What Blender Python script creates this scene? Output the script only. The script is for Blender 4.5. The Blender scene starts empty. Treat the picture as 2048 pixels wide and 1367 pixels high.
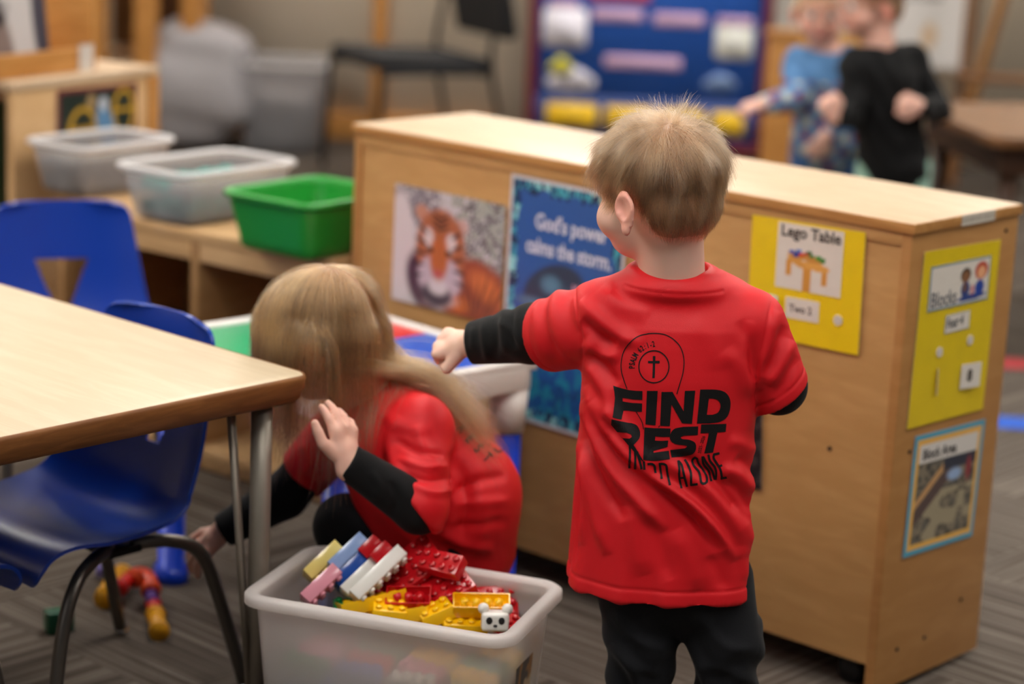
import bpy, bmesh, math, random
import numpy as np
from mathutils import Vector, Matrix, Euler, Quaternion
from mathutils.bvhtree import BVHTree

# ------------------------------------------------------------------ camera, world, lights, exposure
SC = bpy.context.scene
COL = SC.collection
CAM_POS = np.array([0.0, 0.0, 1.33])
FPX, PITCH, ROLL = 4400.0, 0.2322, 0.0453            # focal length in pixels of the 2048 px frame
_f = np.array([0, math.cos(PITCH), -math.sin(PITCH)]); _r = np.array([1.0, 0, 0]); _u = np.cross(_r, _f)
CR = math.cos(ROLL) * _r + math.sin(ROLL) * _u
CU = -math.sin(ROLL) * _r + math.cos(ROLL) * _u
CF = _f
cam_data = bpy.data.cameras.new('camera')
cam_data.sensor_fit = 'HORIZONTAL'; cam_data.sensor_width = 36.0
cam_data.lens = FPX / 2048.0 * 36.0
cam_data.dof.use_dof = True
cam_data.dof.focus_distance = 2.80
cam_data.dof.aperture_fstop = 2.35
cam = bpy.data.objects.new('camera', cam_data); COL.objects.link(cam)
cam.matrix_world = Matrix(((CR[0], CU[0], -CF[0], 0), (CR[1], CU[1], -CF[1], 0), (CR[2], CU[2], -CF[2], CAM_POS[2]), (0, 0, 0, 1)))
SC.camera = cam

world = bpy.data.worlds.new('world'); SC.world = world; world.use_nodes = True
world.node_tree.nodes['Background'].inputs[0].default_value = (0.9, 0.92, 1.0, 1)
world.node_tree.nodes['Background'].inputs[1].default_value = 0.05
SC.view_settings.view_transform = 'Standard'; SC.view_settings.look = 'None'
SC.view_settings.exposure = 0.5; SC.view_settings.gamma = 1.0; SC.view_settings.use_curve_mapping = False
SC.cycles.use_denoising = True
SC.cycles.max_bounces = 8; SC.cycles.diffuse_bounces = 4; SC.cycles.glossy_bounces = 3
SC.cycles.transmission_bounces = 6; SC.cycles.transparent_max_bounces = 12
SC.cycles.sample_clamp_indirect = 4.0; SC.cycles.caustics_reflective = False; SC.cycles.caustics_refractive = False

LAMP_POWER = 1.0
def area(name, loc, size, power, color=(1, 0.97, 0.93), aim=None):
    d = bpy.data.lights.new(name, 'AREA'); d.shape = 'RECTANGLE'; d.size = size[0]; d.size_y = size[1]
    d.energy = power * LAMP_POWER; d.color = color
    o = bpy.data.objects.new(name, d); COL.objects.link(o); o.location = loc
    if aim is not None:
        o.rotation_euler = (Vector(aim) - Vector(loc)).to_track_quat('-Z', 'Y').to_euler()
    return o
# unseen fill lamp, added behind and left of the photographer to brighten the fronts, and the ceiling troffers (built with the ceiling below)
area('fill_light', (-2.9, -0.6, 2.0), (2.4, 1.6), 8, (1.0, 0.98, 0.97), aim=(0.2, 3.2, 0.6))
TROFFERS = [(x, y) for y in (1.5, 3.8, 6.1, 8.4) for x in (-2.3, 0.1, 2.5)]
TROFFER_STRENGTH = 13.0

# ------------------------------------------------------------------ pixel helpers (photograph pixels to world points)
def ray(px, py):
    return CF + CR * (px - 1024) / FPX - CU * (py - 683.5) / FPX
def at(px, py, y):
    d = ray(px, py); return CAM_POS + d * y / d[1]
def atz(px, py, z):
    d = ray(px, py); return CAM_POS + d * (z - CAM_POS[2]) / d[2]
def atplane(px, py, p0, n):
    d = ray(px, py); n = np.asarray(n, float); return CAM_POS + d * (np.dot(np.asarray(p0, float) - CAM_POS, n) / np.dot(d, n))

# ------------------------------------------------------------------ colours and materials
def L(r, g=None, b=None):
    if g is None: r, g, b = r
    o = []
    for c in (r, g, b):
        c = c / 255.0
        o.append(c / 12.92 if c <= 0.04045 else ((c + 0.055) / 1.055) ** 2.4)
    return tuple(o)

MATS = {}
def new_mat(name):
    m = bpy.data.materials.new(name); m.use_nodes = True; MATS[name] = m
    nt = m.node_tree
    return m, nt, nt.nodes['Principled BSDF']
def N(nt, t, **kw):
    n = nt.nodes.new(t)
    for k, v in kw.items(): setattr(n, k, v)
    return n
def plain(name, rgb, rough=0.5, metal=0.0, bump=0.0, bscale=200, spec=0.5, sheen=0.0, coat=0.0, var=0.0, vscale=6, sss=0.0):
    m, nt, b = new_mat(name)
    c = (*L(rgb), 1)
    b.inputs['Base Color'].default_value = c
    b.inputs['Roughness'].default_value = rough; b.inputs['Metallic'].default_value = metal
    b.inputs['Specular IOR Level'].default_value = spec
    if sheen: b.inputs['Sheen Weight'].default_value = sheen; b.inputs['Sheen Roughness'].default_value = 0.4
    if coat: b.inputs['Coat Weight'].default_value = coat; b.inputs['Coat Roughness'].default_value = 0.15
    if sss:
        b.inputs['Subsurface Weight'].default_value = sss; b.inputs['Subsurface Radius'].default_value = (0.9, 0.3, 0.15); b.inputs['Subsurface Scale'].default_value = 0.006
    tc = N(nt, 'ShaderNodeTexCoord')
    if var:
        n = N(nt, 'ShaderNodeTexNoise'); n.inputs['Scale'].default_value = vscale; n.inputs['Detail'].default_value = 6
        nt.links.new(tc.outputs['Object'], n.inputs['Vector'])
        mx = N(nt, 'ShaderNodeMix', data_type='RGBA', blend_type='MIX')
        mx.inputs[6].default_value = tuple(x * (1 - var) for x in c[:3]) + (1,)
        mx.inputs[7].default_value = tuple(min(1, x * (1 + var)) for x in c[:3]) + (1,)
        nt.links.new(n.outputs['Fac'], mx.inputs[0]); nt.links.new(mx.outputs[2], b.inputs['Base Color'])
    if bump:
        n = N(nt, 'ShaderNodeTexNoise'); n.inputs['Scale'].default_value = bscale; n.inputs['Detail'].default_value = 3
        nt.links.new(tc.outputs['Object'], n.inputs['Vector'])
        bp = N(nt, 'ShaderNodeBump'); bp.inputs['Strength'].default_value = bump; bp.inputs['Distance'].default_value = 0.001
        nt.links.new(n.outputs['Fac'], bp.inputs['Height']); nt.links.new(bp.outputs['Normal'], b.inputs['Normal'])
    return m
def wood(name, c1, c2, scale=(1, 12, 12), rough=0.45, grain=60, coat=0.0, spec=0.4):
    """fine streaky maple / plywood: noise stretched along local X"""
    m, nt, b = new_mat(name)
    tc = N(nt, 'ShaderNodeTexCoord'); mp = N(nt, 'ShaderNodeMapping'); mp.inputs['Scale'].default_value = scale
    nt.links.new(tc.outputs['Object'], mp.inputs['Vector'])
    n1 = N(nt, 'ShaderNodeTexNoise'); n1.inputs['Scale'].default_value = 3; n1.inputs['Detail'].default_value = 8; n1.inputs['Distortion'].default_value = 0.6
    n2 = N(nt, 'ShaderNodeTexNoise'); n2.inputs['Scale'].default_value = grain; n2.inputs['Detail'].default_value = 4
    nt.links.new(mp.outputs[0], n1.inputs['Vector']); nt.links.new(mp.outputs[0], n2.inputs['Vector'])
    ad = N(nt, 'ShaderNodeMath', operation='MULTIPLY_ADD'); ad.inputs[1].default_value = 0.05
    nt.links.new(n2.outputs['Fac'], ad.inputs[0]); nt.links.new(n1.outputs['Fac'], ad.inputs[2])
    rp = N(nt, 'ShaderNodeValToRGB'); rp.color_ramp.elements[0].position = 0.45; rp.color_ramp.elements[1].position = 0.85
    rp.color_ramp.elements[0].color = (*L(c2), 1); rp.color_ramp.elements[1].color = (*L(c1), 1)
    nt.links.new(ad.outputs[0], rp.inputs[0]); nt.links.new(rp.outputs[0], b.inputs['Base Color'])
    b.inputs['Roughness'].default_value = rough; b.inputs['Specular IOR Level'].default_value = spec
    if coat: b.inputs['Coat Weight'].default_value = coat; b.inputs['Coat Roughness'].default_value = 0.25
    return m
def vcol(name, rough=0.5, spec=0.4, coat=0.0, sss=0.0, bump=0.0, bscale=900):
    m, nt, b = new_mat(name)
    a = N(nt, 'ShaderNodeAttribute', attribute_name='Col'); nt.links.new(a.outputs['Color'], b.inputs['Base Color'])
    b.inputs['Roughness'].default_value = rough; b.inputs['Specular IOR Level'].default_value = spec
    if coat: b.inputs['Coat Weight'].default_value = coat; b.inputs['Coat Roughness'].default_value = 0.2
    if sss:
        b.inputs['Subsurface Weight'].default_value = sss; b.inputs['Subsurface Radius'].default_value = (1.0, 0.35, 0.2); b.inputs['Subsurface Scale'].default_value = 0.008
    if bump:
        tc = N(nt, 'ShaderNodeTexCoord'); n = N(nt, 'ShaderNodeTexNoise'); n.inputs['Scale'].default_value = bscale
        nt.links.new(tc.outputs['Object'], n.inputs['Vector'])
        bp = N(nt, 'ShaderNodeBump'); bp.inputs['Strength'].default_value = bump; bp.inputs['Distance'].default_value = 0.0006
        nt.links.new(n.outputs['Fac'], bp.inputs['Height']); nt.links.new(bp.outputs['Normal'], b.inputs['Normal'])
    return m

# ------------------------------------------------------------------ object helpers
def tag(o, label=None, cat=None, group=None, kind=None):
    if label: o['label'] = label
    if cat: o['category'] = cat
    if group: o['group'] = group
    if kind: o['kind'] = kind
    return o
def empty(name, loc=(0, 0, 0), rz=0.0, label=None, cat=None, group=None, mat=None):
    o = bpy.data.objects.new(name, None); COL.objects.link(o)
    o.empty_display_size = 0.05
    if mat is not None: o.matrix_world = mat
    else: o.location = loc; o.rotation_euler = (0, 0, rz)
    return tag(o, label, cat, group)
def link(name, me, parent=None, mats=(), loc=None, rot=None, matrix=None):
    o = bpy.data.objects.new(name, me); COL.objects.link(o)
    for m in mats: me.materials.append(m)
    if parent is not None: o.parent = parent
    if matrix is not None: o.matrix_local = matrix
    if loc is not None: o.location = loc
    if rot is not None: o.rotation_euler = rot
    return o
def obj(name, bm, mat, parent=None, smooth=40, loc=None, rot=None, matrix=None):
    if smooth:
        ang = math.radians(smooth)
        for f in bm.faces: f.smooth = True
        for e in bm.edges:
            if len(e.link_faces) == 2 and e.calc_face_angle(0) > ang: e.smooth = False
    me = bpy.data.meshes.new(name); bm.to_mesh(me); bm.free()
    return link(name, me, parent, mat if isinstance(mat, (list, tuple)) else [mat], loc, rot, matrix)
def copy_tree(o, parent=None):
    c = o.copy(); COL.objects.link(c); c.parent = parent
    for ch in o.children: 
        m = ch.matrix_local.copy(); d = copy_tree(ch, c); d.matrix_local = m
    return c
def newbm(): return bmesh.new()
def add_bm(dst, src, M=None, mi=None):
    """append src bmesh into dst"""
    if M is not None: bmesh.ops.transform(src, matrix=M, verts=src.verts)
    vm = {}
    for v in src.verts: vm[v] = dst.verts.new(v.co)
    for f in src.faces:
        try:
            nf = dst.faces.new([vm[v] for v in f.verts]); nf.material_index = f.material_index if mi is None else mi
        except ValueError: pass
    src.free(); return dst
def box(bm, c, s, bev=0.0, M=None, mi=0, seg=2):
    """box centred at c with full size s"""
    b = bmesh.new(); bmesh.ops.create_cube(b, size=1.0)
    bmesh.ops.scale(b, vec=s, verts=b.verts)
    if bev: bmesh.ops.bevel(b, geom=list(b.edges), offset=bev, segments=seg, profile=0.6, affect='EDGES')
    T = Matrix.Translation(c)
    if M is not None: T = M @ T
    return add_bm(bm, b, T, mi)
def bx(bm, x0, x1, y0, y1, z0, z1, bev=0.0, M=None, mi=0):
    return box(bm, ((x0 + x1) / 2, (y0 + y1) / 2, (z0 + z1) / 2), (abs(x1 - x0), abs(y1 - y0), abs(z1 - z0)), bev, M, mi)
def smooth_path(pts, n=8):
    """Catmull-Rom resample"""
    P = [np.asarray(p, float) for p in pts]; P = [2 * P[0] - P[1]] + P + [2 * P[-1] - P[-2]]; out = []
    for i in range(1, len(P) - 2):
        for k in range(n):
            t = k / n; a, b, c, d = P[i - 1], P[i], P[i + 1], P[i + 2]
            out.append(0.5 * ((2 * b) + (c - a) * t + (2 * a - 5 * b + 4 * c - d) * t * t + (3 * b - a - 3 * c + d) * t ** 3))
    out.append(P[-2]); return out
def tube(bm, pts, r, seg=14, mi=0, cap=True):
    pts = [Vector(p) for p in pts]; rs = r if hasattr(r, '__len__') else [r] * len(pts)
    prev = None; rings = []
    for i, p in enumerate(pts):
        t = (pts[min(i + 1, len(pts) - 1)] - pts[max(i - 1, 0)]).normalized()
        if prev is None:
            n = t.orthogonal().normalized()
        else:
            n = (prev - t * prev.dot(t)); n = n.normalized() if n.length > 1e-6 else t.orthogonal().normalized()
        prev = n; b = t.cross(n)
        rings.append([bm.verts.new(p + (n * math.cos(2 * math.pi * k / seg) + b * math.sin(2 * math.pi * k / seg)) * rs[i]) for k in range(seg)])
    for a, c in zip(rings, rings[1:]):
        for k in range(seg):
            f = bm.faces.new((a[k], a[(k + 1) % seg], c[(k + 1) % seg], c[k])); f.material_index = mi
    if cap:
        f = bm.faces.new(rings[0][::-1]); f.material_index = mi
        f = bm.faces.new(rings[-1]); f.material_index = mi
    return bm
def prism(bm, poly, z0, z1, mi=0, bev=0.0, M=None):
    """extruded 2D polygon"""
    b = bmesh.new(); vs = [b.verts.new((x, y, z0)) for x, y in poly]; f = b.faces.new(vs)
    r = bmesh.ops.extrude_face_region(b, geom=[f]); nv = [g for g in r['geom'] if isinstance(g, bmesh.types.BMVert)]
    bmesh.ops.translate(b, vec=(0, 0, z1 - z0), verts=nv); bmesh.ops.recalc_face_normals(b, faces=b.faces)
    if bev: bmesh.ops.bevel(b, geom=list(b.edges), offset=bev, segments=2, profile=0.6, affect='EDGES')
    return add_bm(bm, b, M, mi)
def rrect(w, h, r, n=6, cx=0, cy=0):
    out = []
    for sx, sy, a0 in ((1, 1, 0), (-1, 1, 90), (-1, -1, 180), (1, -1, 270)):
        for k in range(n + 1):
            a = math.radians(a0 + 90 * k / n); out.append((cx + sx * (w / 2 - r) + r * math.cos(a), cy + sy * (h / 2 - r) + r * math.sin(a)))
    return out
def rings_bm(bm, rings, close_first=True, close_last=True, mi=0):
    R = [[bm.verts.new(p) for p in ring] for ring in rings]
    n = len(R[0])
    for a, c in zip(R, R[1:]):
        for k in range(n):
            f = bm.faces.new((a[k], a[(k + 1) % n], c[(k + 1) % n], c[k])); f.material_index = mi
    if close_first: bm.faces.new(R[0][::-1]).material_index = mi
    if close_last: bm.faces.new(R[-1]).material_index = mi
    return bm
def basis(o, x, y, z):
    return Matrix(((x[0], y[0], z[0], o[0]), (x[1], y[1], z[1], o[1]), (x[2], y[2], z[2], o[2]), (0, 0, 0, 1)))

# ------------------------------------------------------------------ flat printed things (posters, cards)
_rng = np.random.default_rng(5)
def vnoise(U, V, n, seed=0):
    g = np.random.default_rng(seed).random((n + 2, n + 2)); x = np.clip(U, 0, 1) * n; y = np.clip(V, 0, 1) * n
    i = x.astype(int); j = y.astype(int); fx = x - i; fy = y - j; fx = fx * fx * (3 - 2 * fx); fy = fy * fy * (3 - 2 * fy)
    return (g[i, j] * (1 - fx) + g[i + 1, j] * fx) * (1 - fy) + (g[i, j + 1] * (1 - fx) + g[i + 1, j + 1] * fx) * fy
def ov(U, V, cx, cy, rx, ry, ang=0.0, soft=0.1):
    a = math.radians(ang); x = (U - cx) * math.cos(a) + (V - cy) * math.sin(a); y = -(U - cx) * math.sin(a) + (V - cy) * math.cos(a)
    d = np.sqrt((x / rx) ** 2 + (y / ry) ** 2); return np.clip((1 + soft - d) / (2 * soft), 0, 1)
def rc_(U, V, x0, x1, y0, y1):
    return ((U >= x0) & (U <= x1) & (V >= y0) & (V <= y1)).astype(float)
def mixc(C, m, rgb):
    return C * (1 - m[..., None]) + np.array(L(rgb)) * m[..., None]
def text_poly(s, size, bold=0.0, align='LEFT', shear=0.0, sx=1.0):
    cu = bpy.data.curves.new('t', 'FONT'); cu.body = s; cu.size = size; cu.align_x = align; cu.offset = bold; cu.shear = shear; cu.resolution_u = 3
    o = bpy.data.objects.new('t', cu); me = bpy.data.meshes.new_from_object(o)
    V = [(v.co.x * sx, v.co.y) for v in me.vertices]; F = [list(p.vertices) for p in me.polygons]
    bpy.data.meshes.remove(me); bpy.data.objects.remove(o); bpy.data.curves.remove(cu)
    return V, F
def sheet(name, w, h, fn, parent=None, matrix=None, res=0.003, texts=(), thick=0.0012, mat='print', curl=0.0):
    """printed sheet lying in local XY, printed side +Z, origin lower left; texts = (string, x, y, size, rgb, bold)"""
    nx = max(2, int(w / res)); ny = max(2, int(h / res))
    xs = np.linspace(0, w, nx + 1); ys = np.linspace(0, h, ny + 1); X, Y = np.meshgrid(xs, ys, indexing='ij')
    U, V = X / w, Y / h
    C = fn(U, V, X, Y) if callable(fn) else np.broadcast_to(np.array(L(fn)), U.shape + (3,))
    Z = curl * ((U - .5) ** 2 * 4) + thick
    vs = np.stack([X, Y, Z], -1).reshape(-1, 3).tolist(); cs = np.asarray(C).reshape(-1, 3).tolist()
    idx = lambda i, j: i * (ny + 1) + j
    fs = [(idx(i, j), idx(i + 1, j), idx(i + 1, j + 1), idx(i, j + 1)) for i in range(nx) for j in range(ny)]
    # back side and edges
    ring = [idx(i, 0) for i in range(nx + 1)] + [idx(nx, j) for j in range(1, ny + 1)] + [idx(i, ny) for i in range(nx - 1, -1, -1)] + [idx(0, j) for j in range(ny - 1, 0, -1)]
    b0 = len(vs)
    for r in ring: vs.append([vs[r][0], vs[r][1], vs[r][2] - thick]); cs.append([0.7, 0.7, 0.68])
    n = len(ring)
    for k in range(n): fs.append((b0 + k, b0 + (k + 1) % n, ring[(k + 1) % n], ring[k]))
    fs.append(tuple(b0 + k for k in range(n - 1, -1, -1)))
    for t in texts:
        s, x, y, size, rgb = t[:5]; bold = t[5] if len(t) > 5 else 0.0; sx = t[6] if len(t) > 6 else 1.0
        TV, TF = text_poly(s, size, bold, sx=sx); o = len(vs)
        for a, b in TV:
            u = (x + a) / w; vs.append([x + a, y + b, curl * ((u - .5) ** 2 * 4) + thick + 0.0005]); cs.append(list(L(rgb)))
        for f in TF: fs.append(tuple(o + i for i in f))
    me = bpy.data.meshes.new(name); me.from_pydata(vs, [], fs)
    at_ = me.color_attributes.new('Col', 'FLOAT_COLOR', 'POINT')
    at_.data.foreach_set('color', np.concatenate([np.array(cs, dtype=np.float32), np.ones((len(cs), 1), np.float32)], 1).ravel())
    me.update()
    return link(name, me, parent, [MATS[mat]], matrix=matrix)
def quad_matrix(tl, tr, bl, n, off=0.001):
    """matrix for a sheet whose corners are given; returns (matrix, w, h)"""
    tl, tr, bl = map(lambda p: np.asarray(p, float), (tl, tr, bl)); n = np.asarray(n, float); n = n / np.linalg.norm(n)
    x = tr - tl; w = np.linalg.norm(x); x = x / w; y = np.cross(n, x); y /= np.linalg.norm(y); h = np.dot(tl - bl, y)
    o = tl - y * h + n * off
    return basis(o, x, y, n), w, h
# ------------------------------------------------------------------ materials
wood('maple_panel', (206, 160, 104), (188, 142, 88), scale=(3, 3, 14), grain=30, rough=0.42)
wood('maple_side', (190, 140, 86), (172, 122, 70), scale=(3, 3, 12), grain=30, rough=0.4)
wood('maple_top', (214, 190, 160), (198, 170, 138), scale=(3, 14, 3), grain=30, rough=0.4, coat=0.06)
wood('maple_edge', (204, 152, 92), (176, 122, 66), scale=(2, 20, 30), grain=40, rough=0.42)
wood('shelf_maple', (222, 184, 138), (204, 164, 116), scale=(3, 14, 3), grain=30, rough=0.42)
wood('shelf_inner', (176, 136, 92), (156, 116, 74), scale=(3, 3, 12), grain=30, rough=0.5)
wood('orange_wood', (204, 148, 84), (180, 124, 62), scale=(3, 3, 16), grain=30, rough=0.42)
wood('brown_wood', (132, 92, 56), (104, 68, 38), scale=(3, 3, 16), grain=30, rough=0.45)
wood('dark_wood', (84, 56, 36), (60, 38, 24), scale=(3, 3, 16), grain=30, rough=0.45)
wood('table_edge', (150, 98, 50), (118, 72, 32), scale=(4, 4, 30), grain=20, rough=0.5)
wood('laminate', (210, 194, 166), (198, 180, 150), scale=(2, 16, 1), grain=45, rough=0.42)
vcol('print', rough=0.32, spec=0.5, coat=0.15)
vcol('bricks_paint', rough=0.2, spec=0.5)
plain('wall_paint', (234, 220, 198), rough=0.8, var=0.03, bump=0.1, bscale=60)
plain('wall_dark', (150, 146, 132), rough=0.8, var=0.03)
plain('ceiling_paint', (228, 226, 220), rough=0.9)
plain('black', (14, 14, 15), rough=0.5)
plain('black_fabric_chair', (22, 22, 24), rough=0.85, bump=0.2, bscale=300)
plain('grey_metal', (150, 142, 130), rough=0.48, metal=0.6, var=0.08, vscale=40)
plain('chair_metal', (104, 98, 92), rough=0.34, metal=0.75)
plain('chrome', (225, 225, 225), rough=0.12, metal=1.0)
plain('dark_metal', (40, 40, 42), rough=0.4, metal=0.7)
plain('blue_plastic', (5, 56, 158), rough=0.34, bump=0.15, bscale=500)
plain('blue_leg', (6, 56, 186), rough=0.3)
plain('white_plastic', (226, 222, 216), rough=0.4)
plain('green_tray', (30, 146, 50), rough=0.36)
plain('lime', (136, 178, 30), rough=0.4)
plain('plate_green', (0, 150, 96), rough=0.32); plain('plate_red', (214, 44, 40), rough=0.32)
plain('plate_blue', (0, 84, 196), rough=0.32); plain('plate_yellow', (250, 196, 24), rough=0.32)
plain('maroon', (112, 28, 36), rough=0.5)
plain('grey_fabric', (150, 146, 148), rough=0.9, var=0.06, vscale=5, bump=0.3, bscale=80)
plain('purple_dark', (58, 36, 40), rough=0.8, var=0.2, vscale=10)
plain('white_sticker', (206, 200, 190), rough=0.6)
plain('tape_red', (186, 50, 58), rough=0.7); plain('tape_blue', (30, 90, 196), rough=0.7)

def frosted(name, rgb, trans, rough, alpha_mix):
    m, nt, b = new_mat(name)
    b.inputs['Base Color'].default_value = (*L(rgb), 1); b.inputs['Roughness'].default_value = 0.4
    out = nt.nodes['Material Output']
    tl = N(nt, 'ShaderNodeBsdfTranslucent'); tl.inputs[0].default_value = (*L(rgb), 1)
    rf = N(nt, 'ShaderNodeBsdfRefraction'); rf.inputs['Roughness'].default_value = rough; rf.inputs['IOR'].default_value = 1.02; rf.inputs[0].default_value = (0.96, 0.95, 0.94, 1)
    m1 = N(nt, 'ShaderNodeMixShader'); m1.inputs[0].default_value = trans
    nt.links.new(b.outputs[0], m1.inputs[1]); nt.links.new(tl.outputs[0], m1.inputs[2])
    m2 = N(nt, 'ShaderNodeMixShader'); m2.inputs[0].default_value = alpha_mix
    nt.links.new(m1.outputs[0], m2.inputs[1]); nt.links.new(rf.outputs[0], m2.inputs[2]); nt.links.new(m2.outputs[0], out.inputs[0])
    return m
frosted('frosted_bin', (248, 242, 238), 0.62, 0.42, 0.5)
frosted('frosted_rim', (250, 244, 240), 0.5, 0.5, 0.15)
frosted('clear_bin', (240, 238, 242), 0.5, 0.16, 0.66)
frosted('clear_rim', (240, 238, 238), 0.4, 0.5, 0.12)

def carpet():
    m, nt, b = new_mat('carpet')
    tc = N(nt, 'ShaderNodeTexCoord'); mp = N(nt, 'ShaderNodeMapping'); mp.inputs['Rotation'].default_value = (0, 0, math.radians(42.2))
    nt.links.new(tc.outputs['Object'], mp.inputs['Vector'])
    ck = N(nt, 'ShaderNodeTexChecker'); ck.inputs['Scale'].default_value = 2.0
    nt.links.new(mp.outputs[0], ck.inputs['Vector'])
    outs = []
    for sc in ((1.4, 90, 1), (90, 1.4, 1)):
        q = N(nt, 'ShaderNodeMapping'); q.inputs['Scale'].default_value = sc; nt.links.new(mp.outputs[0], q.inputs['Vector'])
        n = N(nt, 'ShaderNodeTexNoise'); n.inputs['Scale'].default_value = 1.0; n.inputs['Detail'].default_value = 3; nt.links.new(q.outputs[0], n.inputs['Vector'])
        outs.append(n.outputs['Fac'])
    mx = N(nt, 'ShaderNodeMix', data_type='FLOAT'); nt.links.new(ck.outputs['Fac'], mx.inputs[0]); nt.links.new(outs[0], mx.inputs[2]); nt.links.new(outs[1], mx.inputs[3])
    fn = N(nt, 'ShaderNodeTexNoise'); fn.inputs['Scale'].default_value = 350; nt.links.new(tc.outputs['Object'], fn.inputs['Vector'])
    ad = N(nt, 'ShaderNodeMath', operation='MULTIPLY_ADD'); ad.inputs[1].default_value = 0.25; nt.links.new(fn.outputs['Fac'], ad.inputs[0]); nt.links.new(mx.outputs[0], ad.inputs[2])
    rp = N(nt, 'ShaderNodeValToRGB'); e = rp.color_ramp.elements; e[0].position = 0.45; e[0].color = (*L(70, 61, 54), 1); e[1].position = 0.8; e[1].color = (*L(128, 118, 108), 1)
    k = rp.color_ramp.elements.new(0.62); k.color = (*L(92, 83, 75), 1)
    nt.links.new(ad.outputs[0], rp.inputs[0]); nt.links.new(rp.outputs[0], b.inputs['Base Color']); b.inputs['Roughness'].default_value = 0.95
    b.inputs['Specular IOR Level'].default_value = 0.15
    bp = N(nt, 'ShaderNodeBump'); bp.inputs['Strength'].default_value = 0.5; bp.inputs['Distance'].default_value = 0.003
    nt.links.new(fn.outputs['Fac'], bp.inputs['Height']); nt.links.new(bp.outputs['Normal'], b.inputs['Normal'])
carpet()

# ------------------------------------------------------------------ room shell
def struct(name, bm, mat, **kw):
    return tag(obj(name, bm, mat, **kw), kind='structure')
XL, XR, YB, YF, ZC = -3.7, 3.7, 9.2, -1.6, 2.75
struct('floor', bx(newbm(), XL - .1, XR + .1, YF, YB + .1, -0.05, 0), MATS['carpet'])
struct('ceiling', bx(newbm(), XL - .1, XR + .1, YF, YB + .1, ZC, ZC + .1), MATS['ceiling_paint'])
struct('wall_back', bx(newbm(), XL - .1, XR + .1, YB, YB + .1, 0, ZC), MATS['wall_paint'])
struct('wall_left', bx(newbm(), XL - .1, XL, YF, YB, 0, ZC), MATS['wall_paint'])
struct('wall_right', bx(newbm(), XR, XR + .1, YF, YB, 0, ZC), MATS['wall_dark'])
struct('baseboard_back', bx(newbm(), XL, -0.1, YB - .02, YB, 0, .11, .004), MATS['orange_wood'])
p = at(757, 150, YB - .03)
struct('trim_1', bx(newbm(), p[0] - .028, p[0] + .028, YB - .045, YB, 0, 2.1, .003), MATS['orange_wood'])
# ceiling troffers
em = bpy.data.materials.new('lamp_glow'); em.use_nodes = True
b = em.node_tree.nodes['Principled BSDF']; b.inputs['Emission Color'].default_value = (1, 0.965, 0.92, 1); b.inputs['Emission Strength'].default_value = TROFFER_STRENGTH
first = None
for i, (x, y) in enumerate(TROFFERS):
    if first is None:
        first = empty('ceiling_light', (x, y, ZC))
        f = newbm(); 
        for a0, a1, b0, b1 in ((-.3, .3, -.6, -.58), (-.3, .3, .58, .6), (-.3, -.28, -.58, .58), (.28, .3, -.58, .58)): bx(f, a0, a1, b0, b1, -.03, -.001)
        obj('frame', f, MATS['white_plastic'], first)
        obj('diffuser', bx(newbm(), -.279, .279, -.579, .579, -.02, -.002), em, first)
        o = first
    else:
        o = copy_tree(first); o.location = (x, y, ZC)
    col_ = ('left', 'middle', 'right')[TROFFERS.index((x, y)) % 3]; row_ = ('nearest the photographer', 'over the toy table', 'over the playing children', 'nearest the back wall')[i // 3]
    tag(o, 'white ceiling light panel in the %s row, the one %s' % (col_, row_), 'ceiling light', 'ceiling light panels')

# ------------------------------------------------------------------ long storage cabinet
CA = np.array([-0.31, 4.079, 0.0]); CX = np.array([0.741, -0.671, 0]); CX /= np.linalg.norm(CX); CY = np.array([-CX[1], CX[0], 0])
CW, CD, CH = 1.22, 0.312, 0.77
cab = empty('storage_cabinet', label='long maple storage cabinet with posters taped on its back', cat='cabinet', mat=basis(CA, CX, CY, (0, 0, 1)))
T = .018
obj('top_board', bx(newbm(), -.003, CW + .003, -.003, CD + .003, CH - T, CH, .003), [MATS['maple_top']], cab)
e = newbm(); bx(e, -.0045, CW + .0045, -.0045, -.0025, CH - T + .001, CH - .0015, .0005); bx(e, CW + .0025, CW + .0045, -.003, CD + .003, CH - T + .001, CH - .0015, .0005); bx(e, -.0045, -.0025, -.003, CD + .003, CH - T + .001, CH - .0015, .0005)
obj('edge_band', e, MATS['maple_edge'], cab)
obj('back_panel', bx(newbm(), T, CW - T, .004, .012, .057, CH - T, .0008), MATS['maple_panel'], cab)
s = newbm(); bx(s, 0, T, 0, CD, .013, CH - T, .0015); obj('side_panel', s, MATS['maple_side'], cab)
s = newbm(); bx(s, CW - T, CW, 0, CD, .013, CH - T, .0015)
for (yy, zz) in ((.06, .075), (.14, .075), (.245, .115), (.045, .405), (.275, .73)):
    c = bmesh.new(); bmesh.ops.create_cone(c, cap_ends=True, segments=12, radius1=.0035, radius2=.003, depth=.002)
    add_bm(s, c, Matrix.Translation((CW + .001, yy, zz)) @ Matrix.Rotation(math.pi / 2, 4, 'Y'), 1)
obj('side_panel', s, [MATS['maple_side'], MATS['dark_metal']], cab)
obj('bottom_board', bx(newbm(), T, CW - T, .013, CD, .06, .078), MATS['maple_panel'], cab)
for zz in (.40,): obj('shelf', bx(newbm(), T, CW - T, .013, CD - .01, zz, zz + T), MATS['maple_panel'], cab)
obj('divider', bx(newbm(), CW / 2 - .009, CW / 2 + .009, .013, CD - .005, .078, CH - T), MATS['maple_panel'], cab)
obj('edge_strip', bx(newbm(), T, CW - T, .0005, .004, CH - T - .02, CH - T - .0005, .0005), MATS['maple_panel'], cab)
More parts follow.
